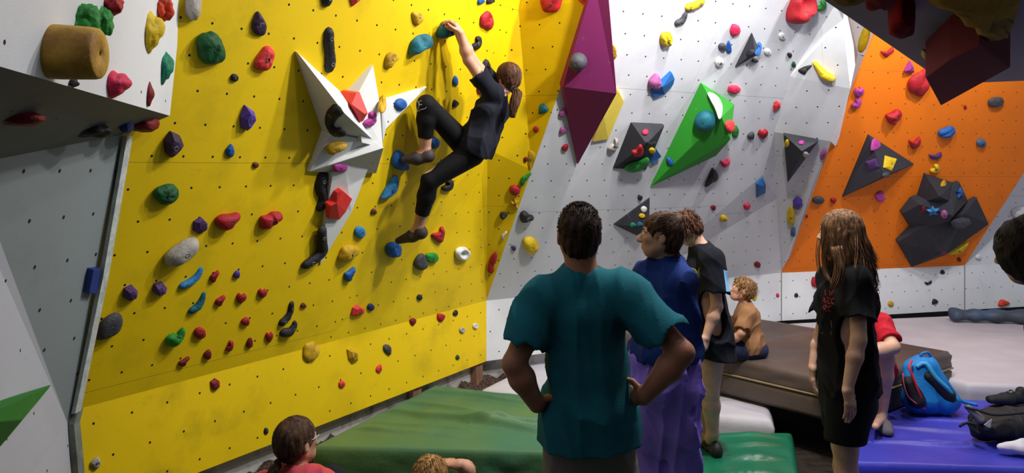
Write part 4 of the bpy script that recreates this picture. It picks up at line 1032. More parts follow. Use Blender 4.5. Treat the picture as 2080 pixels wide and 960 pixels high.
mat_slab('crash_mat', [(-.64, 6.13), (-1.30, 4.78), (.62, 4.66), (.66, 5.64)], -.06, .15, TG,
    'large faded green tarpaulin crash mat spread under the climber', .012,
    ((-1.0, 5.45, .58, 4.86, .075, .06), (-.72, 5.95, .5, 5.45, .06, .04), (-.3, 5.15, .6, 5.2, .05, .05), (-.9, 5.7, -.1, 5.35, .05, .03), (-1.15, 5.1, -.3, 4.9, .05, .028), (-.5, 5.9, .55, 5.62, .05, .03), (-.6, 5.35, .1, 5.1, .04, .025), (-.95, 5.2, -.1, 4.98, .04, .02)), N=130, seed=3)
mat_slab('crash_mat', [(-1.22, 4.60), (-2.1, 3.0), (1.05, 2.2), (.64, 4.56)], -.2, .03, TD,
    'dark green crash mat at the bottom edge of the photo where the pony-tailed person sits', .01, ((-1.4, 4.2, .4, 4.3, .1, .02),), seed=5)
mat_slab('crash_mat', [(.74, 5.30), (1.14, 2.3), (1.42, 3.45), (2.05, 5.38)], -.19, .04, TE,
    'shiny emerald green crash mat the tall girl in the black t-shirt stands on', .014,
    ((1.35, 5.2, 1.98, 5.24, .05, .03), (1.5, 5.0, 1.9, 5.06, .04, .025), (1.4, 4.75, 1.8, 4.82, .05, .03), (1.2, 4.5, 1.72, 4.55, .05, .025)), rnd=.07, seed=6, puff=.02, bulge=.04, N=110)
# brown pair, one on the other
Cn, Rn = V((2.405, 5.29, 0)), V((3.70, 6.21, 0)); dl = V((-.66, .75, 0)).normalized()
bc = [(Cn.x, Cn.y), (Rn.x, Rn.y), ((Rn+dl*2.05).x, (Rn+dl*2.05).y), ((Cn+dl*2.3).x, (Cn+dl*2.3).y)]
mat_slab('crash_mat', bc, .10, .262, TB, 'lower of the two stacked brown crash mats below the boy', .006, rnd=.02, seed=7)
mat_slab('crash_mat', bc, .27, .41, TB, 'upper brown crash mat of the stack, the boy sits on it', .012,
    ((2.3, 5.9, 3.1, 6.5, .12, .02), (2.0, 6.3, 3.0, 6.9, .1, .02)), rnd=.035, seed=8)
pp = [V((x, y, .266)) for x, y in bc]; pp = [p+(p-sum(pp, V((0, 0, 0)))/4).normalized()*.004 for p in pp]
o = tube('piping', [pp[3], pp[0], pp[1]], .009, mat('tan_piping', (150, 128, 96), .7)); tag(o, 'tan cord edging running between the two stacked brown crash mats', 'cord'); o.name = 'mat_piping'
# pale slabs under the orange wall
mat_slab('crash_mat', [(3.72, 6.02), (7.2, 5.55), (7.6, 9.3), (2.62, 8.25)], -.2, .19, TP, 'large pale grey crash mat below the orange wall at the right', .006, ((3.9, 6.7, 6, 6.9, .03, -.01), (4.6, 6.3, 7, 6.2, .03, -.012)), rnd=.03, seed=9)
# blue mats
mat_slab('crash_mat', [(2.72, 6.13), (2.05, 4.70), (6.2, 4.30), (6.6, 5.50)], -.14, .08, TBL, 'blue tarpaulin crash mat with the backpack on it', .008,
    ((2.4, 5.02, 4.6, 4.9, .05, .03), (2.7, 5.3, 3.4, 5.2, .05, .02), (3.0, 5.5, 4.4, 5.3, .05, .02)), seed=10, N=110)
mat_slab('crash_mat', [(1.86, 4.66), (1.56, 2.9), (6.0, 2.6), (6.2, 4.24)], -.2, .03, TBL, 'nearer blue crash mat at the bottom right corner of the photo', .012, ((2.0, 4.4, 5, 4.1, .08, .02),), seed=11)
# rolled blue-grey mat against the far kickboard
def rolled():
    path = [P(1932, 628, 8.45), P(1965, 628, 8.42), P(2000, 633, 8.38), P(2040, 640, 8.33), P(2090, 648, 8.28), P(2160, 655, 8.2)]
    path = catmull([V((p.x, p.y, .285)) for p in path], 6, False)
    vs, fs = tube_data(path, [.085+.012*math.sin(i*.9) for i in range(len(path))], 18)
    for v in vs: v.z = .205+(v.z-.2)*.82*(1+.1*noise.noise(v*4)); v.y += .03*noise.noise(v*3)
    o = mk('rolled_mat', vs, fs, mat('denim_blue_vinyl', (66, 90, 122), .6, .2, 3, .3, 20, second=(60, 60, 66)), None, True); tag(o, 'rolled-up blue-grey mat lying against the white kickboard at the far right', 'mat')
rolled()

# ================================================================ bags and shoes
def part(o, par): return o
BLU = mat('bright_blue_nylon', (20, 128, 206), .5, .1, 6, .4, 120); BLK = mat('black_nylon', (22, 22, 27), .6, .15, 10, .5, 140); RZ_ = mat('red_zip', (206, 40, 50), .5); LBL = mat('light_blue_webbing', (64, 170, 220), .6)
def backpack():
    Y0 = 5.52; Q = lambda x, y, d=0: P(x, y, Y0+d)
    root = empty('backpack', Q(1893, 832)); tag(root, 'bright blue and black backpack with red zip leaning against the brown mats', 'backpack')
    b = SDF(.008, .05)
    b.cone(Q(1868, 748, .12), Q(1872, 808, .10), .085, .115, V((1, 0, 0)), 1.25); b.cone(Q(1885, 745, .14), Q(1918, 812, .10), .07, .10)
    b.cone(Q(1862, 812, .08), Q(1925, 815, .1), .06, .06); b.disp = folds(3, .006, 22); b.build('main_body', BLU, root)
    f = SDF(.007, .03); f.cone(Q(1846, 778, .01), Q(1862, 812, .0), .045, .055, V((.5, 0, -.8)), 1.1); f.disp = folds(4, .004, 30); f.build('front_pocket', BLK, root)
    sp = SDF(.007, .03); sp.cone(Q(1886, 765, .03), Q(1924, 802, .03), .03, .05, V((.6, 0, -.6)), 1.2); sp.disp = folds(5, .004, 30); sp.build('side_pocket', BLK, root)
    z = [Q(1852, 732, .05), Q(1847, 745, .0), Q(1856, 768, -.03), Q(1866, 795, -.05), Q(1874, 815, -.04), Q(1880, 830, .0)]
    tube('zip', catmull(z, 5, False), .0085, RZ_, root)
    z = [Q(1834, 758, .02), Q(1836, 780, -.02), Q(1845, 805, -.04), Q(1866, 822, -.05), Q(1880, 830, -.02)]
    tube('zip', catmull(z, 5, False), .006, mat('pink_piping', (214, 96, 120), .5), root)
    for pts, r_ in (([Q(1862, 745, .05), Q(1880, 738, .03), Q(1900, 765, .0), Q(1925, 790, -.01), Q(1945, 815, .03)], .016), ([Q(1880, 728, .12), Q(1902, 745, .09), Q(1930, 785, .05), Q(1950, 812, .05), Q(1985, 822, .02)], .014)):
        tube('shoulder_strap', catmull(pts, 5, False), r_, LBL if r_ > .015 else BLU, root)
    tube('grab_loop', catmull([Q(1866, 732, .12), Q(1872, 718, .11), Q(1886, 716, .11), Q(1892, 730, .13)], 5, False), .009, BLU, root)
backpack()
def shoe_mesh(parent, heel, toe, up, s, m_up, m_sole, lace=None, name='shoe', vox=.006):
    """a low shoe from heel to toe; returns its parts"""
    heel, toe, up = V(heel), V(toe), V(up).normalized(); f = (toe-heel).normalized(); r = f.cross(up).normalized()
    L = (toe-heel).length
    g = SDF(vox, .02*s)
    g.cone(heel+up*.045*s+f*.02*s, heel+f*L*.55+up*.035*s, .038*s, .036*s, r, 1.0); g.cone(heel+f*L*.5+up*.03*s, toe-f*.03*s+up*.022*s, .038*s, .026*s, r, 1.35)
    g.cone(heel+up*.07*s+f*.03*s, heel+up*.085*s+f*.045*s, .036*s, .034*s)
    g.cut(heel+up*.006*s, -up)
    a = g.build(name if parent is None else 'shoe', m_up, parent)
    b = SDF(vox, .01*s); b.cone(heel+up*.008*s+f*.03*s, toe-f*.03*s+up*.008*s, .040*s, .034*s, r, 1.1); b.cut(heel+up*.018*s, up); b.cut(heel-up*.003*s, -up)
    b.build('sole', m_sole, a)
    if lace is not None:
        for k in range(5):
            c = heel+f*(L*(.38+.09*k))+up*(.088-.012*k)*s; w_ = .02*s
            tube('lace', [c-r*w_-up*.008*s, c-r*w_*.4+up*.003*s+f*.006, c+r*w_*.4+up*.003*s-f*.006, c+r*w_-up*.008*s], .0032*s+.0012, lace, a, 6)
    return a
SOLE = mat('black_rubber', (26, 26, 28), .7)
o = shoe_mesh(None, P(2084, 815, 5.86), P(2006, 812, 5.74), (0, 0, 1), 1.15, BLK, SOLE, mat('dark_lace', (50, 50, 54), .7)); o.name = 'shoe'
dz = .085-min((o.matrix_basis @ V(c)).z for c in o.bound_box); o.location.z += dz
tag(o, 'black trainer standing on the blue mat by the pale mat\'s front edge', 'shoe')
def harness():
    Y0 = 4.95; Q = lambda x, y, d=0: P(x, y, Y0+d)
    root = empty('black_bag', Q(2030, 890)); tag(root, 'black bag with grey strap pad lying on the blue mat at the right edge', 'bag')
    b = SDF(.008, .05); b.cone(Q(1996, 862, .1), Q(2075, 866, .1), .075, .095); b.cone(Q(2010, 850, .15), Q(2080, 850, .15), .06, .07); b.ell(Q(2040, 868, .0), (.14, .07, .06)); b.disp = folds(8, .012, 26, (1, 1, 1))
    b.cut(V((0, 0, .088)), (0, 0, -1)); b.build('bag_body', BLK, root)
    p = SDF(.006, .02); p.cone(Q(1968, 828, .02), Q(1990, 850, .0), .02, .03, V((0, 1, 0)), 1.4); p.build('strap_pad', mat('grey_padding', (120, 120, 132), .8), root)
    for pts in ([Q(1960, 826, .02), Q(1985, 832, -.03), Q(2020, 842, -.06), Q(2080, 838, -.04)], [Q(1948, 866, 0), Q(1965, 858, -.02), Q(1985, 862, -.05)], [Q(1975, 845, 0), Q(1968, 862, -.02), Q(1990, 880, -.06)]):
        tube('strap', catmull(pts, 5, False), .009, BLK, root)
    vs = [Q(1998, 862, -.07), Q(2014, 850, -.07), Q(2010, 868, -.075)]
    n = V((0, -.006, 0)); mk('logo_patch', vs+[v+n for v in vs], [(2, 1, 0), (3, 4, 5), (0, 1, 4, 3), (1, 2, 5, 4), (2, 0, 3, 5)], mat('grey_patch', (170, 170, 180), .6), root)
harness()
cl = SDF(.007, .03); cl.cone(P(2050, 905, 4.78), P(2110, 900, 4.8), .02, .045); cl.cone(P(2036, 908, 4.8), P(2075, 912, 4.75), .008, .022); cl.disp = folds(9, .008, 30, (1, 1, 1)); cl.cut(V((0, 0, .085)), (0, 0, -1))
tag(cl.build('towel', mat('white_cloth', (214, 210, 222), .9, .08, 10)), 'crumpled white towel on the blue mat in front of the black bag', 'towel')
# ================================================================ people
def skinmat(name, rgb): return mat(name, rgb, .55, .06, 9, .12, 120, .35, second=tuple(int(c*.86) for c in rgb))
SK_TAN = skinmat('tanned_skin', (178, 120, 92)); SK = skinmat('fair_skin', (206, 152, 124)); SK_P = skinmat('pale_skin', (214, 168, 144))
EYEW = mat('eye_white', (226, 222, 216), .2, .02); IRIS = mat('iris_brown', (50, 34, 24), .15, .05)
def hairmat(name, a, b_): return mat(name, a, .62, .2, 60, .5, 120, .2, second=b_, stretch=(1, 1, .12), thr=(.4, .62))
def hand(g, w_, d, pn, s=1, curl=.4, th=1, spread=1, fl=1):
    """palm and five separate fingers; d towards the fingers, pn out of the palm, th picks the thumb's side"""
    d = V(d).normalized(); pn = V(pn); pn = (pn-d*pn.dot(d)).normalized(); sd = d.cross(pn)*th
    w_ = V(w_); c = w_+d*.05*s
    g.cone(w_+d*.015*s, w_+d*.075*s, .020*s, .019*s, sd, 1.75, k=.018)
    lens = (.068, .078, .072, .056); offs = (.031, .0105, -.0105, -.030)
    for L, o in zip(lens, offs):
        b = w_+d*(.085 - abs(o)*.25)*s+sd*o*s
        dirv = (d+sd*o*3.2*spread*.5).normalized()
        a1, a2, a3 = curl*.7, curl*1.5, curl*2.1
        p1 = b+(dirv*math.cos(a1)+pn*math.sin(a1))*L*.48*s*fl
        p2 = p1+(dirv*math.cos(a2)+pn*math.sin(a2))*L*.32*s*fl
        p3 = p2+(dirv*math.cos(a3)+pn*math.sin(a3))*L*.24*s*fl
        for a, b2, r1, r2 in ((b-dirv*.012*s, p1, .0098, .0090), (p1, p2, .0090, .0083), (p2, p3, .0083, .0072)): g.cone(a, b2, r1*s, r2*s, k=.003)
    t0 = w_+d*.028*s+sd*.026*s+pn*.004*s; t1 = t0+(d*.55+sd*.75+pn*.35).normalized()*.036*s; t2 = t1+(d*.85+sd*.35+pn*.35).normalized()*.028*s; t3 = t2+(d*.95+pn*.3).normalized()*.02*s
    for a, b2, r1, r2 in ((t0, t1, .0135, .0115), (t1, t2, .0112, .0102), (t2, t3, .0102, .0085)): g.cone(a, b2, r1*s, r2*s, k=.004)
def headframe(c, f, u):
    f = V(f).normalized(); u = V(u); u = (u-f*u.dot(f)).normalized(); return V(c), f, u, f.cross(u)
def head(g, c, f, u, s=1, neck=None, nr=.052, male=False):
    c, f, u, r = headframe(c, f, u); M = [r, f, u]
    g.ell(c+u*.028*s-f*.012*s, (.074*s, .094*s, .086*s), M, k=.02)
    g.ell(c-u*.032*s+f*.032*s, (.058*s, .058*s, .074*s), M, k=.03)
    g.cone(c-u*.080*s+f*.052*s-r*.016*s, c-u*.080*s+f*.052*s+r*.016*s, .026*s, .026*s, k=.03)
    for q in (-1, 1):
        g.cone(c-u*.045*s-f*.012*s+r*q*.050*s, c-u*.078*s+f*.042*s+r*q*.026*s, .018*s, .020*s, k=.025)
        g.ell(c-u*.016*s+f*.064*s+r*q*.036*s, (.020*s, .018*s, .018*s), M, k=.02)
        g.ell(c+u*.006*s+f*.092*s+r*q*.031*s, (.017*s, .014*s, .011*s), M, k=.012, op='sub')
        g.ell(c-u*.008*s-f*.010*s+r*q*.078*s, (.008*s, .019*s, .031*s), M, k=.006)
        g.ell(c-u*.006*s-f*.004*s+r*q*.088*s, (.006*s, .009*s, .016*s), M, k=.004, op='sub')
        g.cone(c+u*.020*s+f*.084*s+r*q*.012*s, c+u*.021*s+f*.074*s+r*q*.045*s, .009*s, .008*s, k=.012)
    g.cone(c+u*.008*s+f*.086*s, c-u*.028*s+f*.108*s, .008*s, .0125*s, k=.010)
    g.cone(c-u*.032*s+f*.098*s-r*.011*s, c-u*.032*s+f*.098*s+r*.011*s, .0085*s, .0085*s, k=.006)
    g.cone(c-u*.056*s+f*.087*s-r*.016*s, c-u*.056*s+f*.087*s+r*.016*s, .0072*s, .0072*s, k=.005)
    g.cone(c-u*.067*s+f*.085*s-r*.013*s, c-u*.067*s+f*.085*s+r*.013*s, .0080*s, .0080*s, k=.005)
    if neck is not None:
        neck = V(neck); g.cone(c-u*.045*s-f*.018*s, neck, nr*s, nr*1.08*s, k=.03)
def eyes(par, c, f, u, s=1, brow=None):
    c, f, u, r = headframe(c, f, u)
    for q in (-1, 1):
        bm = bmesh.new(); bmesh.ops.create_uvsphere(bm, u_segments=14, v_segments=10, radius=1)
        e = c+u*.005*s+f*.079*s+r*q*.030*s
        vs = [e+v.co*.0115*s for v in bm.verts]; fs = [tuple(v.index for v in x.verts) for x in bm.faces]
        o = mk('eye', vs, fs, EYEW, par, True)
        vs = [e+f*.0052*s+v.co*.0072*s for v in bm.verts]; mk('iris', vs, fs, IRIS, o, True); bm.free()
        if brow is not None: tube('eyebrow', [c+u*.027*s+f*.092*s+r*q*.014*s, c+u*.032*s+f*.088*s+r*q*.030*s, c+u*.026*s+f*.076*s+r*q*.046*s], [.003*s, .0036*s, .002*s], brow, par, 6)
def haircap(name, par, c, f, u, m_, s=1, grow=1.10, fringe=.0, low=.0, vox=.006, tuft=.004, seed=1, extra=None, cutback=None):
    c, f, u, r = headframe(c, f, u); M = [r, f, u]
    g = SDF(vox, .02)
    g.ell(c+u*.030*s-f*.014*s, (.076*grow*s, .096*grow*s, .086*grow*s), M)
    g.ell(c-u*(.015+low)*s-f*.045*s, (.062*grow*s, .056*grow*s, .066*s), M, k=.03)
    if extra: extra(g, c, f, u, r, M)
    g.ell(c+f*(.108-fringe)*s-u*.030*s, (.072*s, .070*s, .084*s), M, k=.01, op='sub')
    for q in (-1, 1): g.ell(c-u*.014*s+f*.012*s+r*q*.085*s, (.030*s, .030*s, .044*s), M, k=.006, op='sub')
    rs = np.random.RandomState(seed); cc = np.array(c); uu = np.array(u); rr = np.array(r); ff = np.array(f)
    def dsp(X):
        p = [X[i]-cc[i] for i in range(3)]; a = np.arctan2(p[0]*rr[0]+p[1]*rr[1]+p[2]*rr[2], p[0]*ff[0]+p[1]*ff[1]+p[2]*ff[2]); z = p[0]*uu[0]+p[1]*uu[1]+p[2]*uu[2]
        return tuft*(np.sin(a*17+z*30+seed)+.6*np.sin(a*31-z*55)+.5*np.sin(z*140+a*9))*.6
    g.disp = dsp
    return g.build(name, m_, par)
def strands(name, par, paths, rad, m_, sides=5):
    vs, fs = [], []
    for p in paths:
        n = len(p); tube_data([V(q) for q in p], [rad*min(1, .35+3*min(i, n-1-i)/n) for i in range(n)], sides, vs, fs)
    return mk(name, vs, fs, m_, par, True)
def lock(rnd, ctrl, n, spread, jit=.004, seg=4):
    """n strands following a control curve; spread per control point"""
    out = []
    for k in range(n):
        a = rnd.uniform(0, 6.283); q = math.sqrt(rnd.random()); ph = rnd.uniform(0, 6)
        pts = []
        for i, (c_, w_) in enumerate(zip(ctrl, spread)):
            d = (V(ctrl[min(i+1, len(ctrl)-1)])-V(ctrl[max(i-1, 0)])).normalized(); t1, t2 = frame_of(d, V((.3, 1, .2)))
            pts.append(V(c_)+t1*math.cos(a)*q*w_+t2*math.sin(a)*q*w_+V((math.sin(ph+i*1.3), math.cos(ph*2+i), 0))*jit)
        L = rnd.uniform(.86, 1); pp = catmull(pts, seg, False); out.append(pp[:max(4, int(len(pp)*L))])
    return out
class Fig:
    def __init__(s, J, sc_=1.0): s.J = {k: V(v) for k, v in J.items()}; s.s = sc_; s.side = (s.J['sR']-s.J['sL']).normalized(); s.sp = (s.J['neck']-s.J['pel']); s.front = s.sp.normalized().cross(s.side).normalized()
    def torso(s, g, inf=0, wide=1.0, k=.04, low=True, inf2=None):
        J, c = s.J, s.s; sp = s.sp.normalized(); inf2 = inf if inf2 is None else inf2
        ch = J['neck']-s.sp*.26; mid = J['neck']-s.sp*.62; pel = J['pel']
        hs = (J['hR']-J['hL']).normalized()
        g.cone(ch, mid, .098*c+inf, .088*c+inf, s.side, 1.42*wide, k=k)
        g.cone(mid, pel+sp*.03, .088*c+inf, .098*c+inf2, (s.side+hs).normalized(), 1.42*wide, k=k)
        g.cone(J['sL']+s.side*.02*c, J['sR']-s.side*.02*c, .052*c+inf*.8, .052*c+inf*.8, k=k)
        nb = J['neck']+sp*.01
        for q in ('sL', 'sR'): g.cone(nb-sp*.03*c, J[q]+sp*.012*c, .046*c+inf*.6, .042*c+inf*.6, k=k)
    def arms(s, g, inf=0, which='LR', r=(.047, .040, .037, .025), k=.018):
        J, c = s.J, s.s
        for q in which:
            a, b, d = J['s'+q], J['e'+q], J['w'+q]
            g.cone(a, b, r[0]*c+inf, r[1]*c*.94+inf, k=k); g.cone(b, b+(d-b)*.35, r[1]*c*.92+inf, r[2]*1.06*c+inf, k=k); g.cone(b+(d-b)*.35, d, r[2]*1.06*c+inf, r[3]*c+inf, k=k)
    def legs(s, g, inf=0, which='LR', r=(.082, .056, .050, .034), k=.025):
        J, c = s.J, s.s
        for q in which:
            a, b, d = J['h'+q], J['k'+q], J['a'+q]
            g.cone(a, b, r[0]*c+inf, r[1]*c+inf, k=k); m_ = b+(d-b)*.32
            bk = -((d-b).normalized().cross(s.side)).normalized()
            g.cone(b, m_, r[1]*.92*c+inf, r[2]*1.12*c+inf, k=k); g.cone(m_, d, r[2]*1.1*c+inf, r[3]*c+inf, k=k)
            if 't'+q in J: 
                t = J['t'+q]; g.cone(d, d+(t-d)*.25+V((0, 0, -.02*c)), .036*c, .034*c, k=k); g.cone(d+(t-d)*.15+V((0, 0, -.02*c)), t, .034*c, .022*c, k=k)
def person(name, label, fig, g, m_, loc):
    o = g.build(name, m_); tag(o, label, 'person'); return o
def up_from(p, *a): return V(p)
VX = .0062
def tee(fig, m_, par, name='t_shirt', inf=.014, loose=.0, hem=.02, sl=.55, seed=1, amp=.009, freq=32, wide=1.05, slr=(.062, .062), cutn=None, k=.04, vox=VX, neckhole=True, slv='LR', stretch=(1, 1, .5), hemr=0):
    J, c = fig.J, fig.s; g = SDF(vox, k); sp = fig.sp.normalized()
    fig.torso(g, inf, wide, k, inf2=inf+loose)
    hemp = J['pel']-sp*hem
    g.cone(J['pel']+sp*.05, hemp-sp*.03, .100*c+inf+loose+hemr*.5, .105*c+inf+loose+hemr, (J['hR']-J['hL']), 1.42*wide, k=k)
    for q in slv:
        a, b = J['s'+q], J['e'+q]; g.cone(a, a+(b-a)*(sl+.12), slr[0]*c, slr[1]*c, k=.03)
    for q in slv:
        a, b = J['s'+q], J['e'+q]; d = (b-a).normalized(); e = a+(b-a)*sl
        g.cone(e+d*.13*c, e+d*.26*c, .13*c, .13*c, k=.004, op='sub')
    if neckhole:
        g.cone(J['neck']+sp*.035*c, J['neck']+sp*.12*c, .062*c, .07*c, fig.side, 1.05, k=.006, op='sub')
    g.cut(hemp, cutn or -sp)
    if amp: g.disp = folds(seed, amp, freq, stretch)
    return g.build(name, m_, par)
def cloth(name, rgb, rough=.85, second=None): return mat(name, rgb, rough, .08, 7, .35, 260, .2, sheen=.0, second=second)

# ---------------------------------------------------------------- man in the teal t-shirt, hands on hips
def teal_man():
    Y = 2.8; Q = lambda x, y, d=0: P(x, y, Y+d)
    hc, hf, hu = Q(1176, 476, .02), V((-.02, 1, .10)), V((0, -.05, 1))
    J = dict(neck=Q(1181, 560, .0), sL=Q(1104, 608, .0), sR=Q(1278, 604, -.01), eL=Q(1044, 738, -.06), eR=Q(1386, 716, -.12), wL=Q(1090, 822, -.03), wR=Q(1312, 802, -.06),
        pel=Q(1196, 868, .04), hL=Q(1150, 900, .04), hR=Q(1243, 900, .04), kL=P(1140, 1140, 2.86), kR=P(1250, 1140, 2.86), aL=V((.187, 2.8, .125)), aR=V((.407, 2.8, .125)), tL=V((.16, 2.98, .06)), tR=V((.45, 2.98, .06)))
    fg = Fig(J, 1.06); g = SDF(VX, .02)
    fg.torso(g, 0, .86); fg.arms(g, r=(.052, .043, .043, .028)); fg.legs(g)
    head(g, hc, hf, hu, 1.0, J['neck'], .058)
    hand(g, J['wL'], Q(1136, 800, .04)-J['wL'], V((1, .3, -.2)), 1.0, .35, -1); hand(g, J['wR'], Q(1272, 806, .03)-J['wR'], V((-1, .4, -.2)), 1.0, .35, 1)
    b = person('person', 'man in a teal t-shirt seen from behind, hands on his hips', fg, g, SK_TAN, None)
    eyes(b, hc, hf, hu)
    HM = hairmat('dark_brown_short_hair', (62, 42, 30), (34, 22, 16))
    haircap('hair', b, hc, hf, hu, HM, 1.0, 1.07, low=.012, tuft=.003)
    rnd = random.Random(2); c_, f_, u_, r_ = headframe(hc, hf, hu); pts = []
    for k in range(900):
        a = rnd.uniform(0, 6.283); e = rnd.uniform(-.55, 1.4) if rnd.random() < .8 else rnd.uniform(.6, 1.5)
        n = (r_*math.cos(a)*math.cos(e)*1.0+f_*math.sin(a)*math.cos(e)+u_*math.sin(e))
        if n.dot(f_) > .45 and e < .5: continue
        p = c_+u_*.030-f_*.014+r_*(n.dot(r_)*.079)+f_*(n.dot(f_)*.100)+u_*(n.dot(u_)*.090)
        d = (n*.6+u_*(-.5 if e < .5 else .5)+V((rnd.uniform(-.4, .4), rnd.uniform(-.4, .4), rnd.uniform(-.2, .2)))).normalized()
        L = .012 if e > .3 else .010; pts.append([p-n*.004, p+d*L*.5+n*.002, p+d*L])
    strands('hair_tufts', b, pts, .0016, HM, 4)
    T = cloth('teal_cotton', (26, 106, 120), .9)
    tee(fg, T, b, inf=.014, loose=.010, hem=.05, hemr=.022, sl=.56, seed=3, amp=.011, freq=24, k=.055, wide=.87, slr=(.066, .070))
    sh = SDF(VX, .03)
    sh.cone(J['pel'], J['pel']-V((0, 0, .08)), .108, .112, fg.side, 1.3)
    for q in 'LR': sh.cone(J['h'+q], J['h'+q]+(J['k'+q]-J['h'+q])*.8,   .086, .090)
    sh.cut(J['kL']+V((0, 0, .06)), (0, 0, -1)); sh.disp = folds(5, .006, 16)
    so_ = sh.build('shorts', cloth('stone_grey_cotton', (128, 122, 112)), b)
    for q in 'LR': shoe_mesh(b, J['a'+q]-V((0, .05, .085)), J['a'+q]+V((0, .21, -.085)), (0, 0, 1), 1.1, BLK, SOLE)
teal_man()

# ---------------------------------------------------------------- woman in the loose blue top and purple trousers
def blue_woman():
    Y = 3.42; Q = lambda x, y, d=0: P(x, y, Y+d)
    hc, hf, hu = Q(1342, 478, 0), V((-1, .22, .04)), V((.03, 0, 1))
    J = dict(neck=Q(1354, 533, .02), sL=Q(1324, 568, .07), sR=Q(1381, 570, -.05), eL=Q(1308, 640, .12), eR=Q(1398, 640, -.02), wL=Q(1300, 690, .02), wR=Q(1370, 660, .18),
        pel=Q(1346, 726, .02), hL=Q(1328, 745, .05), hR=Q(1368, 745, -.02), kL=Q(1325, 870, .07), kR=Q(1386, 868, -.02), aL=Q(1330, 1000, .12), aR=Q(1402, 985, .05), tL=Q(1300, 1020, .22), tR=Q(1388, 1010, .2))
    zt = .1
    for k, dz in (('aL', .10), ('aR', .10)): J[k] = V((J[k].x, J[k].y, .05+dz))
    for k in ('tL', 'tR'): J[k] = V((J[k].x, J[k].y, .09))
    fg = Fig(J, .93); g = SDF(VX, .02)
    fg.torso(g); fg.arms(g); fg.legs(g); head(g, hc, hf, hu, .92, J['neck'], .047)
    hand(g, J['wL'], V((-.2, .3, -1)), V((1, 0, 0)), .9, .3, 1); hand(g, J['wR'], V((-.8, .3, .2)), V((0, .3, -1)), .9, .5, 1)
    b = person('person', 'woman in a loose dark blue top and purple harem trousers, face in profile', fg, g, SK, None)
    HM = hairmat('brown_tied_hair', (84, 54, 36), (40, 24, 16)); eyes(b, hc, hf, hu, .92, HM)
    def ex(g_, c, f, u, r, M):
        g_.ell(c-f*.075+u*.068, (.040, .034, .036), M, k=.014); g_.ell(c-f*.03-u*.05, (.05, .05, .03), M, k=.03)
    haircap('hair', b, hc, hf, hu, HM, .94, 1.06, fringe=.016, low=.0, tuft=.004, extra=ex, seed=4)
    rnd = random.Random(5); c_, f_, u_, r_ = headframe(hc, hf, hu); bun = c_-f_*.075+u_*.068; pts = []
    for k in range(420):
        a = rnd.uniform(-2.6, 2.6); e = rnd.uniform(-.5, .9)
        n = r_*math.sin(a)*math.cos(e)+f_*math.cos(a)*math.cos(e)*.9+u_*math.sin(e)
        if n.dot(f_) > .40 and e < .9: continue
        S = lambda n_, g_=1.0: c_+u_*.028-f_*.013+r_*(n_.dot(r_)*.078*g_)+f_*(n_.dot(f_)*.099*g_)+u_*(n_.dot(u_)*.088*g_)
        nb = (bun-c_).normalized(); q = [S(n.lerp(nb, t).normalized(), 1.0+.02*rnd.random()) for t in (0, .2, .4, .6, .8, .95)]; pts.append(q)
    for k in range(70):
        a = rnd.uniform(0, 6.28); q = [bun+(r_*math.cos(a+t*2.2)+f_*math.sin(a+t*2.2))*.034+u_*(.02*math.sin(a*3+t*4)) for t in (0, .4, .8, 1.2)]; pts.append(q)
    for k in range(26):
        x = rnd.uniform(-.05, .05); p = c_-f_*.075-u_*.045+r_*x; pts.append([p, p-u_*.02-f_*.01, p-u_*.04+f_*rnd.uniform(-.02, .02), p-u_*.055+f_*rnd.uniform(-.02, .01)])
    strands('hair_strands', b, pts, .0017, HM, 4)
    tube('hair_tie', [bun+(r_*math.cos(t)+f_*math.sin(t)*.3+u_*math.sin(t))*.032-f_*0 for t in [i*.52 for i in range(13)]], .005, mat('cream_hair_tie', (196, 172, 140), .7), b)
    T = cloth('navy_blue_jersey', (26, 52, 122), .85)
    t = SDF(VX, .05); fg.torso(t, .008, .90, .05, inf2=.030)
    for q in 'LR': t.cone(J['s'+q], J['e'+q]+V((-.02 if q == 'R' else .01, 0, 0)), .050, .052, k=.05)
    t.cone(J['neck']-fg.sp*.5+V((.03, 0, 0)), J['pel']+V((.02, 0, .03)), .10, .106, fg.side, 1.1, k=.06)
    t.cone(J['eR']+(J['wR']-J['eR'])*.1+V((0, 0, -.06)), J['eR']+(J['wR']-J['eR'])*.3+V((0, 0, -.08)), .045, .05, op='sub', k=.01)
    t.cone(J['neck']+V((0, 0, .035)), J['neck']+V((0, 0, .12)), .06, .07, k=.006, op='sub')
    t.cone(J['pel']+V((0, 0, .02)), J['pel']-V((0, 0, .05)), .125, .125, fg.side, 1.12); t.cut(J['pel']-V((0, 0, .0)), (0, 0, -1)); t.disp = folds(6, .014, 24, (1, 1, .22)); t.build('loose_top', T, b)
    w_ = SDF(VX, .02); w_.cone(J['pel']+V((0, 0, .03)), J['pel']-V((0, 0, .03)), .128, .128, fg.side, 1.2); w_.cut(J['pel']-V((0, 0, .035)), (0, 0, -1)); w_.cut(J['pel']+V((0, 0, .05)), (0, 0, 1)); w_.disp = folds(7, .006, 40, (1, 1, .1)); w_.build('waistband', cloth('dark_navy_rib', (20, 34, 78)), b)
    p = SDF(VX, .05); p.cone(J['pel']-V((0, 0, .02)), J['pel']-V((0, 0, .12)), .125, .14, fg.side, 1.18)
    hemL = J['kL']+(J['aL']-J['kL'])*.62; hemR = J['kR']+(J['aR']-J['kR'])*.42
    p.cone(J['hL']+V((-.0, 0, 0)), J['kL'], .105, .100, k=.05); p.cone(J['kL'], hemL, .100, .085, k=.05)
    p.cone(J['hR'], J['kR']+V((-.02, 0, 0)), .088, .076, k=.05); p.cone(J['kR']+V((-.02, 0, 0)), hemR, .082, .058, k=.05)
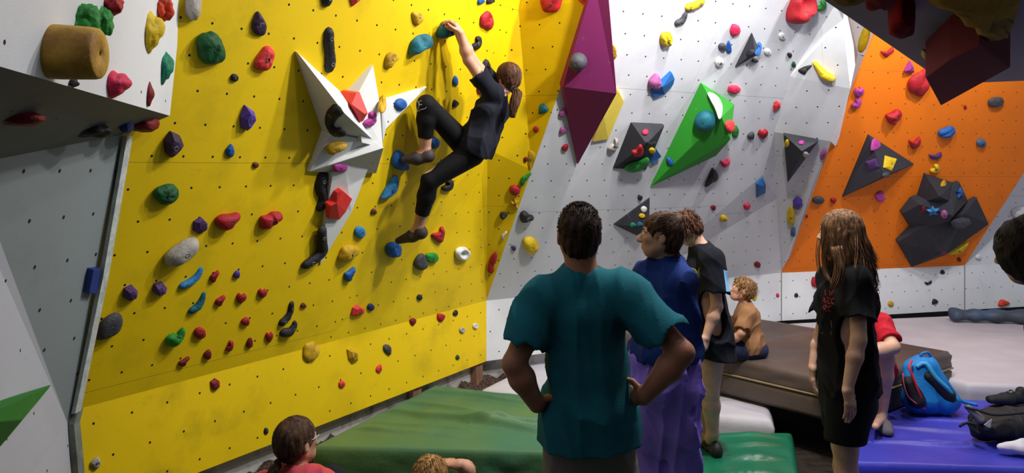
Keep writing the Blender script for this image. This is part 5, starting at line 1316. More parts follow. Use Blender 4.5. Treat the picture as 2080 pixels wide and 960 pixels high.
    p.disp = folds(8, .014, 40, (1, 1, .12)); p.build('harem_trousers', cloth('violet_cotton', (150, 122, 236), .8), b)
    for q in 'LR': shoe_mesh(b, V((J['a'+q].x, J['a'+q].y-.05, .045)), V((J['t'+q].x, J['t'+q].y+.02, .045)), (0, 0, 1), .95, mat('grey_suede', (120, 116, 120), .8), SOLE)
blue_woman()

# ---------------------------------------------------------------- tall girl, head bent, black t-shirt
def black_girl():
    Y = 4.85; Q = lambda x, y, d=0: P(x, y, Y+d)
    hc, hf, hu = Q(1393, 465, 0), V((-.62, .22, -.75)), V((-.74, 0, .66))
    J = dict(neck=Q(1424, 502, 0), sL=Q(1422, 524, .13), sR=Q(1447, 528, -.15), eL=Q(1420, 610, .16), eR=Q(1456, 622, -.20), wL=Q(1410, 660, .05), wR=Q(1434, 684, -.22),
        pel=Q(1444, 690, 0), hL=Q(1432, 704, .07), hR=Q(1448, 704, -.06), kL=Q(1424, 796, .06), kR=Q(1442, 796, -.05), aL=Q(1434, 880, .10), aR=Q(1448, 880, -.02), tL=Q(1410, 898, .26), tR=Q(1436, 905, .16))
    fg = Fig(J, .97); g = SDF(VX, .02)
    fg.torso(g); fg.arms(g); fg.legs(g, r=(.088, .060, .054, .038)); head(g, hc, hf, hu, .92, J['neck'], .047)
    hand(g, J['wR'], V((-.25, -.1, -1)), V((-.6, .9, 0)), .9, .95, 1); hand(g, J['wL'], V((-.5, .1, -.8)), V((.5, .5, 0)), .9, .8, 1)
    b = person('person', 'tall bare-legged girl in a long black t-shirt with her head bent down', fg, g, SK_P, None)
    HM = hairmat('chestnut_messy_hair', (98, 62, 42), (50, 30, 20)); eyes(b, hc, hf, hu, .92, HM)
    haircap('hair', b, hc, hf, hu, HM, .94, 1.09, low=.02, tuft=.006, seed=6, fringe=.004)
    rnd = random.Random(8); c_, f_, u_, r_ = headframe(hc, hf, hu); pts = []
    for k in range(520):
        a = rnd.uniform(0, 6.283); e = rnd.uniform(-.9, 1.4); n = r_*math.cos(a)*math.cos(e)+f_*math.sin(a)*math.cos(e)+u_*math.sin(e)
        if n.dot(f_) > .4 and e < .5: continue
        p = c_+u_*.028-f_*.013+r_*(n.dot(r_)*.076)+f_*(n.dot(f_)*.096)+u_*(n.dot(u_)*.086)
        t = (V((.3, 0, -1))-n*n.dot(V((.3, 0, -1)))).normalized(); L = rnd.uniform(.03, .06)
        pts.append([p, p+t*L*.4+n*.008, p+t*L*.8+n*.013, p+t*L+n*rnd.uniform(.012, .03)])
    strands('hair_strands', b, pts, .002, HM, 4)
    T = cloth('black_cotton', (17, 19, 30), .9)
    tee(fg, T, b, inf=.022, loose=.012, hem=.10, sl=.55, seed=12, amp=.0080, freq=26, wide=.98, slr=(.072, .080), cutn=V((-.1, 0, -1)))
    hv = SDF(VX, .03); hv.cone(J['pel'], J['pel']-V((0, 0, .05)), .105, .11, fg.side, 1.3)
    for q in 'LR': hv.cone(J['h'+q], J['h'+q]-V((0, 0, .04)), .094, .092)
    hv.cut(J['pel']-V((0, 0, .09)), (0, 0, -1)); hv.build('shorts', cloth('black_shorts', (14, 14, 18)), b)
    # faded prints on the shirt: pale yellow crest on the chest, light blue panel down the back edge
    rnd = random.Random(3); pr = []
    pr = [[Q(1404+dx, 545+dy, -.178+.0*dx) for dx, dy in seg] for seg in
          (((0, 0), (8, 3), (14, 14), (15, 26)), ((2, 6), (6, 14), (12, 20)), ((15, 2), (13, 10), (8, 18), (10, 30)), ((5, 20), (12, 28), (15, 36)), ((18, -2), (16, 8), (18, 18)), ((3, 12), (9, 8), (16, 10)))]
    sh = [o for o in b.children if o.name.startswith('t_shirt')][0]
    project_print('shirt_print', b, sh, pr, .0042, mat('faded_yellow_print', (128, 132, 66), .8))
    bl = [[Q(1470+dx, 548+dy, -.1) for dx, dy in seg] for seg in [((k*.8, k*.5), (2+k*.9, 14), (4+k, 28), (6+k*.9, 44)) for k in range(0, 8)]]
    project_print('back_print', b, sh, bl, .0045, mat('pale_blue_print', (120, 172, 214), .8))
    for q in 'LR': shoe_mesh(b, V((J['a'+q].x+.02, J['a'+q].y-.05, .055)), V((J['t'+q].x, J['t'+q].y+.03, .055)), (0, 0, 1), .95, mat('black_teal_shoe', (18, 22, 28), .6), mat('teal_sole', (40, 150, 160), .5))
def project_print(name, par, target, lines, r, m_):
    """lay ink lines on a garment: each point slides along the line of the garment's nearest surface"""
    bpy.context.view_layer.update(); dg = bpy.context.evaluated_depsgraph_get()
    me = target.data; off = V(par.location); bv = BVHTree.FromPolygons([v.co+off for v in me.vertices], [tuple(p.vertices) for p in me.polygons])
    out = []
    for L in lines:
        q = []
        for p in catmull([V(x) for x in L], 3, False):
            d = (p-CAM).normalized(); h_ = bv.ray_cast(CAM, d)
            if h_[0] is not None: q.append(h_[0]+h_[1]*(r*.15))
            elif len(q) > 1: out.append(q); q = []
        if len(q) > 1: out.append(q)
    if out: return strands(name, target, out, r, m_, 5) if False else strands_to(name, target, par, out, r, m_)
def strands_to(name, target, par, paths, r, m_):
    vs, fs = [], []
    for p in paths: tube_data(p, r, 5, vs, fs)
    me = bpy.data.meshes.new(name); me.from_pydata([tuple(v-V(par.location)) for v in vs], [], fs); me.materials.append(m_); me.update()
    o = bpy.data.objects.new(name, me); C.objects.link(o); o.parent = target; return o
black_girl()

# ---------------------------------------------------------------- boy on the brown mats
def boy():
    Y = 6.05; Q = lambda x, y, d=0: P(x, y, Y+d)
    hc, hf, hu = Q(1507, 589, 0), V((-.93, .1, .32)), V((.30, 0, .95))
    J = dict(neck=Q(1514, 620, .0), sL=Q(1505, 640, .12), sR=Q(1517, 640, -.12), eL=Q(1485, 670, .16), eR=Q(1506, 676, -.20), wL=Q(1466, 692, .1), wR=Q(1482, 700, -.12),
        pel=Q(1526, 708, 0), hL=Q(1518, 713, .07), hR=Q(1518, 713, -.07), kL=Q(1478, 708, .1), kR=Q(1472, 706, -.12), aL=Q(1455, 755, .1), aR=Q(1452, 757, -.10), tL=Q(1435, 765, .1), tR=Q(1432, 767, -.1))
    fg = Fig(J, .78); g = SDF(VX, .02)
    fg.torso(g, k=.03); fg.arms(g); fg.legs(g); head(g, hc, hf, hu, .88, J['neck'], .042)
    hand(g, J['wR'], V((-.7, 0, -.6)), V((0, .6, -.4)), .75, .5, 1); hand(g, J['wL'], V((-.6, 0, -.6)), V((0, -.6, -.4)), .75, .5, 1)
    b = person('person', 'boy in a brown t-shirt sitting on the brown mats, looking up to the left', fg, g, SK, None)
    HM = hairmat('light_brown_hair', (150, 112, 72), (96, 66, 40)); eyes(b, hc, hf, hu, .88, HM)
    haircap('hair', b, hc, hf, hu, HM, .88, 1.14, fringe=.012, tuft=.006, seed=9, low=.0)
    rnd = random.Random(9); c_, f_, u_, r_ = headframe(hc, hf, hu); pts = []
    for k in range(420):
        a = rnd.uniform(0, 6.283); e = rnd.uniform(-.5, 1.3); n = r_*math.cos(a)*math.cos(e)+f_*math.sin(a)*math.cos(e)+u_*math.sin(e)
        if n.dot(f_) > .55 and e < .5: continue
        p = c_+u_*.028-f_*.013+r_*(n.dot(r_)*.076)+f_*(n.dot(f_)*.096)+u_*(n.dot(u_)*.084)
        t = (n*.2+f_*rnd.uniform(-.5, .5)-u_*.6+r_*rnd.uniform(-.4, .4)); L = rnd.uniform(.03, .05); pts.append([p, p+t*L*.5+n*.008, p+t*L+n*.006])
    strands('hair_strands', b, pts, .0022, HM, 4)
    tee(fg, cloth('brown_cotton', (150, 108, 74)), b, inf=.015, loose=.012, hem=.01, sl=.62, seed=15, amp=.009, freq=32, slr=(.060, .066), k=.03)
    sh = SDF(VX, .03); sh.ell(J['pel'], (.13, .15, .09))
    for q in 'LR': sh.cone(J['h'+q], J['h'+q]+(J['k'+q]-J['h'+q])*.75, .078, .072)
    sh.cut(V((0, 0, .405)), (0, 0, -1)); sh.disp = folds(16, .005, 18); sh.build('shorts', cloth('navy_shorts', (38, 42, 70)), b)
    for q in 'LR': shoe_mesh(b, J['a'+q]-V((-.03, 0, .07)), J['a'+q]+V((-.17, 0, -.07)), (0, 0, 1), .85, mat('grey_canvas_shoe', (90, 92, 100), .8), SOLE)
boy()

# ---------------------------------------------------------------- long-haired girl, black band t-shirt
def long_hair():
    Y = 3.72; Q = lambda x, y, d=0: P(x, y, Y+d)
    hc, hf, hu = Q(1705, 472, 0), V((-.74, .66, -.05)), V((0, 0, 1))
    J = dict(neck=Q(1714, 538, .0), sL=Q(1694, 568, .13), sR=Q(1741, 572, -.12), eL=Q(1668, 680, .22), eR=Q(1744, 690, -.20), wL=Q(1652, 744, .16), wR=Q(1722, 788, -.22),
        pel=Q(1724, 780, .0), hL=Q(1712, 800, .08), hR=Q(1728, 800, -.07), kL=Q(1712, 905, .16), kR=Q(1719, 912, -.07), aL=V((1.78, 3.9, .125)), aR=V((1.66, 3.65, .125)), tL=V((1.62, 3.96, .06)), tR=V((1.5, 3.70, .06)))
    fg = Fig(J, .98); g = SDF(VX, .02)
    fg.torso(g); fg.arms(g, r=(.046, .038, .036, .025)); fg.legs(g); head(g, hc, hf, hu, .95, J['neck'], .048)
    hand(g, J['wR'], V((.12, -.12, -1)), V((-.5, .85, 0)), 1.0, .32, 1, fl=1.1); hand(g, J['wL'], V((-.05, -.1, -1)), V((.8, -.3, 0)), .98, .35, -1, fl=1.1)
    b = person('person', 'long-haired teenager in a black band t-shirt standing before the blue mats', fg, g, SK_P, None)
    HM = hairmat('long_fair_brown_hair', (146, 108, 78), (74, 50, 34)); eyes(b, hc, hf, hu, .95, HM)
    def ex(g_, c, f, u, r, M):
        g_.cone(c-f*.03-u*.02, c-f*.035-u*.13, .072, .055, r, 1.15, k=.04)
    haircap('hair', b, hc, hf, hu, HM, .97, 1.08, fringe=-.01, tuft=.003, seed=11, extra=ex)
    rnd = random.Random(21); c_, f_, u_, r_ = headframe(hc, hf, hu); pts = []
    S = lambda n_, g_=1.0: c_+u_*.028-f_*.013+r_*(n_.dot(r_)*.080*g_)+f_*(n_.dot(f_)*.100*g_)+u_*(n_.dot(u_)*.091*g_)
    for k in range(1000):
        a = rnd.uniform(-2.75, 2.75); n0 = (u_*1.0+f_*rnd.uniform(-.1, .5)+r_*.12).normalized()
        back = -f_*math.cos(a*.9)+r_*math.sin(a*.9)
        q = [S(n0, 1.02), S((n0*.75+back*.66).normalized(), 1.03), S((n0*.2+back).normalized(), 1.04)]
        e = q[-1]; L = rnd.uniform(.10, .22) if abs(a) > 1.9 else rnd.uniform(.16, .34)
        sh_ = back*.02
        q += [e-u_*L*.33+sh_*.3+V((.004, 0, 0)), e-u_*L*.66+sh_*(.8)+V((.014, rnd.uniform(-.01, .01), 0)), e-u_*L+sh_+V((.03+rnd.uniform(-.012, .012), rnd.uniform(-.02, .02), 0))]
        pts.append(catmull(q, 3, False))
    for ctrl, n, sprd in (
        ([Q(1676, 440, .1), Q(1664, 490, .10), Q(1661, 530, .08), Q(1668, 570, .06)], 8, (.006, .008, .008, .006)),
        ([Q(1680, 450, -.02), Q(1674, 520, -.03), Q(1680, 560, -.05), Q(1697, 578, -.10)], 14, (.008, .012, .012, .012)),
        ([Q(1745, 500, -.08), Q(1752, 545, -.13), Q(1762, 580, -.14), Q(1778, 600, -.12), Q(1782, 618, -.1)], 60, (.02, .02, .022, .018, .010)),
        ([Q(1738, 470, -.10), Q(1740, 510, -.15), Q(1738, 550, -.19), Q(1743, 570, -.19)], 3, (.003, .003, .003, .003)),
        ([Q(1750, 560, -.08), Q(1770, 590, -.1), Q(1782, 622, -.08), Q(1776, 655, -.06)], 34, (.02, .02, .014, .006)),
        ([Q(1700, 500, -.12), Q(1706, 540, -.15), Q(1700, 570, -.15), Q(1690, 590, -.13)], 40, (.03, .03, .022, .012))):
        pts += lock(rnd, ctrl, n, sprd, .004)
    strands('long_hair', b, pts, .0021, HM, 4)
    T = cloth('black_band_cotton', (15, 14, 20), .9)
    tee(fg, T, b, inf=.020, loose=.008, hem=.03, sl=.50, seed=22, amp=.009, freq=26, wide=1.0, slr=(.062, .070))
    sh = SDF(VX, .03); sh.cone(J['pel'], J['pel']-V((0, 0, .08)), .118, .122, fg.side, 1.25)
    for q in 'LR': sh.cone(J['h'+q], J['h'+q]+(J['k'+q]-J['h'+q])*.95, .104, .088)
    sh.cut(J['kR']+V((0, 0, .045)), (0, 0, -1)); sh.disp = folds(23, .006, 15); sh.build('shorts', cloth('black_short_cotton', (18, 18, 22)), b)
    G = dict(R=[((0, 10), (0, 0), (5, 1), (5, 4), (0, 5)), ((1, 5), (6, 11))], K=[((0, 0), (0, 10)), ((6, 0), (0, 5), (6, 11))], A=[((0, 10), (3, 0), (6, 10)), ((1, 6), (5, 6))], W=[((0, 0), (2, 10), (4, 3), (6, 10), (8, 0))], I=[((0, 0), (1, 10))])
    lines = []
    for txt, x0, y0 in (('IW', 1676, 588), ('ARK', 1671, 604), ('RK', 1674, 620)):
        x = x0
        for ch in txt:
            for seg in G[ch]: lines.append([Q(x+a*.9, y0+b_*1.15+(x-x0)*.1) for a, b_ in seg])
            x += 9
    ts = [o for o in b.children if o.name.startswith('t_shirt')][0]
    project_print('shirt_print', b, ts, lines, .0026, mat('red_ink', (150, 24, 34), .7))
    project_print('shirt_print', b, ts, [[Q(1688, 650), Q(1690, 665)], [Q(1689, 672), Q(1689, 680)], [Q(1668, 675), Q(1672, 677)]], .002, mat('grey_ink', (120, 116, 112), .7))
    for q in 'LR': shoe_mesh(b, V((J['a'+q].x+.06, J['a'+q].y, .04)), V((J['a'+q].x-.17, J['a'+q].y+.06, .04)), (0, 0, 1), 1.0, BLK, SOLE)
long_hair()

# ---------------------------------------------------------------- sitter in the red t-shirt
def red_sitter():
    Y = 5.2; Q = lambda x, y, d=0: P(x, y, Y+d)
    hc, hf, hu = Q(1752, 600, .16), V((-.5, -.85, -.1)), V((0, 0, 1))
    J = dict(neck=Q(1756, 640, .18), sL=Q(1790, 658, .16), sR=Q(1712, 658, .22), eL=Q(1814, 704, -.02), eR=Q(1664, 694, .04), wL=Q(1748, 722, -.12), wR=Q(1712, 722, -.10),
        pel=Q(1756, 752, .36), hL=Q(1772, 758, .34), hR=Q(1736, 758, .36), kL=Q(1796, 726, .03), kR=Q(1716, 728, .05), aL=Q(1788, 842, .10), aR=Q(1716, 842, .1), tL=Q(1778, 866, -.18), tR=Q(1700, 866, -.14))
    fg = Fig(J, .98); g = SDF(VX, .02)
    fg.torso(g); fg.arms(g, r=(.054, .050, .050, .034)); fg.legs(g, r=(.095, .070, .062, .044)); head(g, hc, hf, hu, .95, J['neck'], .05)
    hand(g, J['wL'], V((-1, -.1, .1)), V((0, .2, -1)), .95, .5, 1); hand(g, J['wR'], V((1, -.1, .1)), V((0, .2, -1)), .95, .5, -1)
    b = person('person', 'person in a red t-shirt sitting behind the long-haired teenager, arms crossed on the knees', fg, g, SK_P, None)
    HM = hairmat('curly_dark_brown_hair', (72, 50, 36), (34, 22, 16)); eyes(b, hc, hf, hu, .95, HM)
    haircap('hair', b, hc, hf, hu, HM, .97, 1.14, fringe=.004, tuft=.007, seed=13, low=.01)
    rnd = random.Random(31); c_, f_, u_, r_ = headframe(hc, hf, hu); pts = []
    for k in range(140):
        a = rnd.uniform(0, 6.283); e = rnd.uniform(-.7, 1.3); n = r_*math.cos(a)*math.cos(e)+f_*math.sin(a)*math.cos(e)+u_*math.sin(e)
        if n.dot(f_) > .4 and e < .6: continue
        p = c_+u_*.028-f_*.013+r_*(n.dot(r_)*.084)+f_*(n.dot(f_)*.104)+u_*(n.dot(u_)*.094); t1, t2 = frame_of(n); R_ = rnd.uniform(.010, .018)
        pts.append([p+(t1*math.cos(t)+t2*math.sin(t))*R_+n*(.006+.003*t) for t in [i*.8 for i in range(8)]])
    strands('hair_curls', b, pts, .0034, HM, 5)
    tee(fg, cloth('red_cotton', (196, 34, 52)), b, inf=.018, loose=.012, hem=.04, sl=.62, seed=33, amp=.009, freq=28, slr=(.064, .072))
    sh = SDF(VX, .03); sh.cone(J['pel'], J['pel']-V((0, 0, .02)), .11, .11, fg.side, 1.3)
    for q in 'LR': sh.cone(J['h'+q], J['h'+q]+(J['k'+q]-J['h'+q])*.72, .095, .082)
    sh.disp = folds(34, .005, 16); sh.build('shorts', cloth('charcoal_shorts', (34, 34, 40)), b)
    LC = mat('red_lace', (220, 70, 60), .6)
    for q, dx in (('L', 0), ('R', 0)):
        a = J['a'+q]; shoe_mesh(b, V((a.x+.02, a.y+.05, .088)), V((a.x-.04, a.y-.20, .088)), (0, 0, 1), 1.1, mat('grey_knit', (104, 100, 108), .85), mat('pale_grey_sole', (150, 146, 148), .6), LC, vox=.005)
red_sitter()

# ---------------------------------------------------------------- ponytailed woman sitting at the bottom
def pony():
    Y = 3.36; Q = lambda x, y, d=0: P(x, y, Y+d)
    hc, hf, hu = Q(603, 896, 0), V((.55, .82, .12)), V((-.05, -.08, 1))
    J = dict(neck=Q(600, 958, -.02), sL=Q(541, 992, .05), sR=Q(660, 992, -.06), eL=Q(520, 1080, .1), eR=Q(690, 1080, .05), wL=Q(590, 1120, .3), wR=Q(690, 1060, .28),
        pel=P(600, 1178, 3.3), hL=P(572, 1185, 3.36), hR=P(632, 1185, 3.28), kL=P(610, 975, 3.78), kR=P(672, 978, 3.62), aL=P(650, 1100, 3.95), aR=P(715, 1110, 3.80), tL=P(680, 1105, 4.1), tR=P(745, 1115, 3.95))
    for k in ('aL', 'aR'): J[k].z = .11
    for k in ('tL', 'tR'): J[k].z = .06
    fg = Fig(J, .95); g = SDF(VX, .02)
    fg.torso(g); fg.arms(g); fg.legs(g); head(g, hc, hf, hu, .95, J['neck'], .046)
    hand(g, J['wL'], V((1, .5, 0)), V((0, .5, -1)), .9, .5, 1); hand(g, J['wR'], V((-.6, .8, 0)), V((0, .3, -1)), .9, .5, -1)
    b = person('person', 'person with a brown ponytail and pink t-shirt sitting at the bottom edge', fg, g, SK, None)
    HM = hairmat('dark_fair_ponytail_hair', (88, 62, 44), (44, 28, 20)); eyes(b, hc, hf, hu, .95, HM)
    haircap('hair', b, hc, hf, hu, HM, .98, 1.08, fringe=-.006, tuft=.0025, seed=14)
    rnd = random.Random(41); c_, f_, u_, r_ = headframe(hc, hf, hu); tie = c_-f_*.108-u_*.055; pts = []
    S = lambda n_, g_=1.0: c_+u_*.028-f_*.013+r_*(n_.dot(r_)*.080*g_)+f_*(n_.dot(f_)*.101*g_)+u_*(n_.dot(u_)*.090*g_)
    nb = (tie-c_).normalized()
    for k in range(520):
        a = rnd.uniform(-2.9, 2.9); e = rnd.uniform(-.45, 1.1); n = r_*math.sin(a)*math.cos(e)+f_*math.cos(a)*math.cos(e)*.85+u_*math.sin(e)
        if n.dot(f_) > .58 and e < .45: continue
        pts.append([S(n.lerp(nb, t).normalized(), 1.0+.02*rnd.random()) for t in (0, .2, .4, .6, .8, .95)])
    pts += lock(rnd, [tie, tie-f_*.03-u_*.02, tie-f_*.045-u_*.08, tie-f_*.03-u_*.17, tie-f_*.02-u_*.26], 150, (.014, .022, .032, .026, .012), .003)
    strands('ponytail', b, pts, .0019, HM, 4)
    tube('hair_tie', [tie+(r_*math.cos(t)+u_*math.sin(t))*.018-f_*.004 for t in [i*.52 for i in range(13)]], .006, mat('black_elastic', (14, 14, 16), .7), b)
    tee(fg, cloth('pink_cotton', (206, 70, 96), .85, second=(190, 84, 60)), b, inf=.018, loose=.014, hem=.02, sl=.55, seed=43, amp=.009, freq=28, slr=(.062, .068))
    sh = SDF(VX, .03); sh.cone(J['pel'], J['pel'], .11, .11, fg.side, 1.3)
    for q in 'LR': sh.cone(J['h'+q], J['k'+q], .095, .068); sh.cone(J['k'+q], J['a'+q]+V((0, 0, .03)), .068, .05)
    sh.disp = folds(44, .005, 16); sh.cut(V((0, 0, .045)), (0, 0, -1)); sh.build('trousers', cloth('navy_trousers', (26, 28, 42)), b)
    tube('glasses_arm', [c_+r_*.074+f_*.0+u_*.010, c_+r_*.070+f_*.04+u_*.010, c_+r_*.060+f_*.080+u_*.010], .0022, mat('clear_frame', (196, 200, 206), .3), b)
    for q in 'LR': shoe_mesh(b, V((J['a'+q].x-.03, J['a'+q].y-.06, .04)), V((J['t'+q].x+.02, J['t'+q].y+.04, .04)), (0, 0, 1), .95, BLK, SOLE)
pony()

# ---------------------------------------------------------------- blond child leaning back with clasped arms
def blond():
    Y = 3.30; Q = lambda x, y, d=0: P(x, y, Y+d)
    hc, hf, hu = Q(876, 974, 0), V((.25, .93, .25)), V((-.05, -.25, 1))
    J = dict(neck=Q(872, 1030, -.04), sL=Q(832, 1052, .0), sR=Q(915, 1048, .0), eL=Q(842, 980, .26), eR=Q(950, 962, .12), wL=Q(905, 944, .28), wR=Q(925, 947, .24),
        pel=P(876, 1205, 3.3), hL=P(850, 1210, 3.34), hR=P(902, 1210, 3.34), kL=P(850, 1080, 3.72), kR=P(905, 1080, 3.72), aL=P(850, 1100, 4.0), aR=P(905, 1100, 4.0), tL=P(850, 1100, 4.15), tR=P(905, 1100, 4.15))
    J['eL'] = Q(842, 985, .20); J['eR'] = Q(952, 958, .06); J['wL'] = Q(912, 942, .12); J['wR'] = Q(934, 944, .02)
    for k in ('aL', 'aR'): J[k].z = .10
    for k in ('tL', 'tR'): J[k].z = .06
    fg = Fig(J, .80); g = SDF(VX, .02)
    fg.torso(g, k=.03); fg.arms(g, r=(.047, .038, .036, .027)); fg.legs(g); head(g, hc, hf, hu, .90, J['neck'], .042)
    hand(g, J['wL'], V((1, -.1, .12)), V((0, .2, -1)), .8, .5, 1); hand(g, J['wR'], V((-1, .1, .12)), V((0, .3, -1)), .8, .5, -1)
    b = person('person', 'blond child at the bottom edge, only hair and a folded arm in view', fg, g, SK, None)
    HM = hairmat('blond_hair', (186, 146, 92), (140, 98, 54)); eyes(b, hc, hf, hu, .9, HM)
    haircap('hair', b, hc, hf, hu, HM, .92, 1.10, tuft=.004, seed=15)
    rnd = random.Random(51); c_, f_, u_, r_ = headframe(hc, hf, hu); pts = []
    for k in range(700):
        a = rnd.uniform(0, 6.283); e = rnd.uniform(-.6, 1.5); n = r_*math.cos(a)*math.cos(e)+f_*math.sin(a)*math.cos(e)+u_*math.sin(e)
        if n.dot(f_) > .5 and e < .5: continue
        p = c_+u_*.026-f_*.013+r_*(n.dot(r_)*.074)+f_*(n.dot(f_)*.094)+u_*(n.dot(u_)*.083)
        t = (-n*.0-f_*.5-u_*.6+r_*rnd.uniform(-.3, .3)); t = (t-n*t.dot(n)).normalized(); L = rnd.uniform(.025, .045); pts.append([p, p+t*L*.5+n*.005, p+t*L+n*.004])
    strands('hair_strands', b, pts, .0017, HM, 4)
    tee(fg, cloth('grey_child_cotton', (104, 104, 116)), b, inf=.015, loose=.01, hem=.01, sl=.5, seed=53, amp=.0064, freq=32, slr=(.060, .064), k=.03)
    sh = SDF(VX, .03); sh.cone(J['pel'], J['pel'], .10, .10, fg.side, 1.3)
    for q in 'LR': sh.cone(J['h'+q], J['h'+q]+(J['k'+q]-J['h'+q])*.8, .082, .07)
    sh.cut(V((0, 0, .04)), (0, 0, -1)); sh.build('shorts', cloth('dark_child_shorts', (40, 42, 50)), b)
blond()

# ---------------------------------------------------------------- dark-haired person leaning in at the right edge
def edge_person():
    Y = 2.55; Q = lambda x, y, d=0: P(x, y, Y+d)
    hc, hf, hu = Q(2095, 508, 0), V((-.66, .74, -.18)), V((-.25, 0, 1))
    J = dict(neck=Q(2138, 588, -.02), sL=Q(2190, 640, .20), sR=Q(2230, 640, -.16), eL=Q(2210, 800, .2), eR=Q(2250, 800, -.2), wL=Q(2210, 930, .2), wR=Q(2250, 940, -.2),
        pel=Q(2260, 900, 0), hL=Q(2255, 930, .1), hR=Q(2255, 930, -.1), kL=Q(2250, 1180, .1), kR=Q(2250, 1180, -.1), aL=Q(2200, 1400, .1), aR=Q(2200, 1400, -.1), tL=Q(2100, 1420, .12), tR=Q(2100, 1420, -.08))
    fg = Fig(J, 1.0); g = SDF(VX, .02)
    fg.torso(g); fg.arms(g); fg.legs(g); head(g, hc, hf, hu, 1.0, J['neck'], .055)
    hand(g, J['wL'], V((0, 0, -1)), V((0, -1, 0)), 1, .4, -1); hand(g, J['wR'], V((0, 0, -1)), V((0, 1, 0)), 1, .4, 1)
    b = person('person', 'dark-haired head with only its nose tip showing, cut by the right edge', fg, g, SK, None)
    HM = hairmat('black_brown_hair', (38, 28, 24), (18, 12, 10)); eyes(b, hc, hf, hu, 1)
    def ex(g_, c, f, u, r, M):
        for q in (-1, 1): g_.ell(c+f*.03-u*.02+r*q*.05, (.045, .075, .085), M, k=.03)
    g2 = SDF(VX, .03); c_, f_, u_, r_ = headframe(hc, hf, hu); M = [r_, f_, u_]
    g2.ell(c_+u_*.026-f_*.010, (.088, .108, .096), M); g2.ell(c_-u_*.015+f_*.012+r_*.0, (.086, .088, .088), M); g2.ell(c_-u_*.05-f_*.01, (.08, .08, .075), M)
    g2.ell(c_+f_*.135-u_*.05, (.06, .055, .085), M, k=.01, op='sub'); cc = np.array(c_)
    g2.disp = folds(61, .004, 90, (1, 1, .3)); g2.build('hair', HM, b)
    rnd = random.Random(61); pts = []
    for k in range(900):
        a = rnd.uniform(0, 6.283); e = rnd.uniform(-.8, 1.4); n = r_*math.cos(a)*math.cos(e)+f_*math.sin(a)*math.cos(e)+u_*math.sin(e)
        if n.dot(f_) > .75 and e < .3: continue
        p = c_+u_*.020-f_*.008+r_*(n.dot(r_)*.088)+f_*(n.dot(f_)*.107)+u_*(n.dot(u_)*.096)
        t = (V((rnd.uniform(-.5, .2), 0, -1))); t = (t-n*t.dot(n)).normalized(); L = rnd.uniform(.02, .035); pts.append([p-n*.004, p+t*L*.5+n*.004, p+t*L+n*rnd.uniform(.0, .006)])
    strands('hair_strands', b, pts, .0017, HM, 4)
    tee(fg, cloth('maroon_cotton', (92, 26, 40)), b, inf=.018, loose=.012, hem=.06, sl=.55, seed=63, amp=.0064, freq=28)
    sh = SDF(VX, .03); sh.cone(J['pel'], J['pel']-V((0, 0, .06)), .115, .12, fg.side, 1.3)
    for q in 'LR': sh.cone(J['h'+q], J['a'+q]+V((0, 0, .05)), .10, .06)
    sh.build('trousers', cloth('dark_grey_trousers', (40, 42, 48)), b)
edge_person()

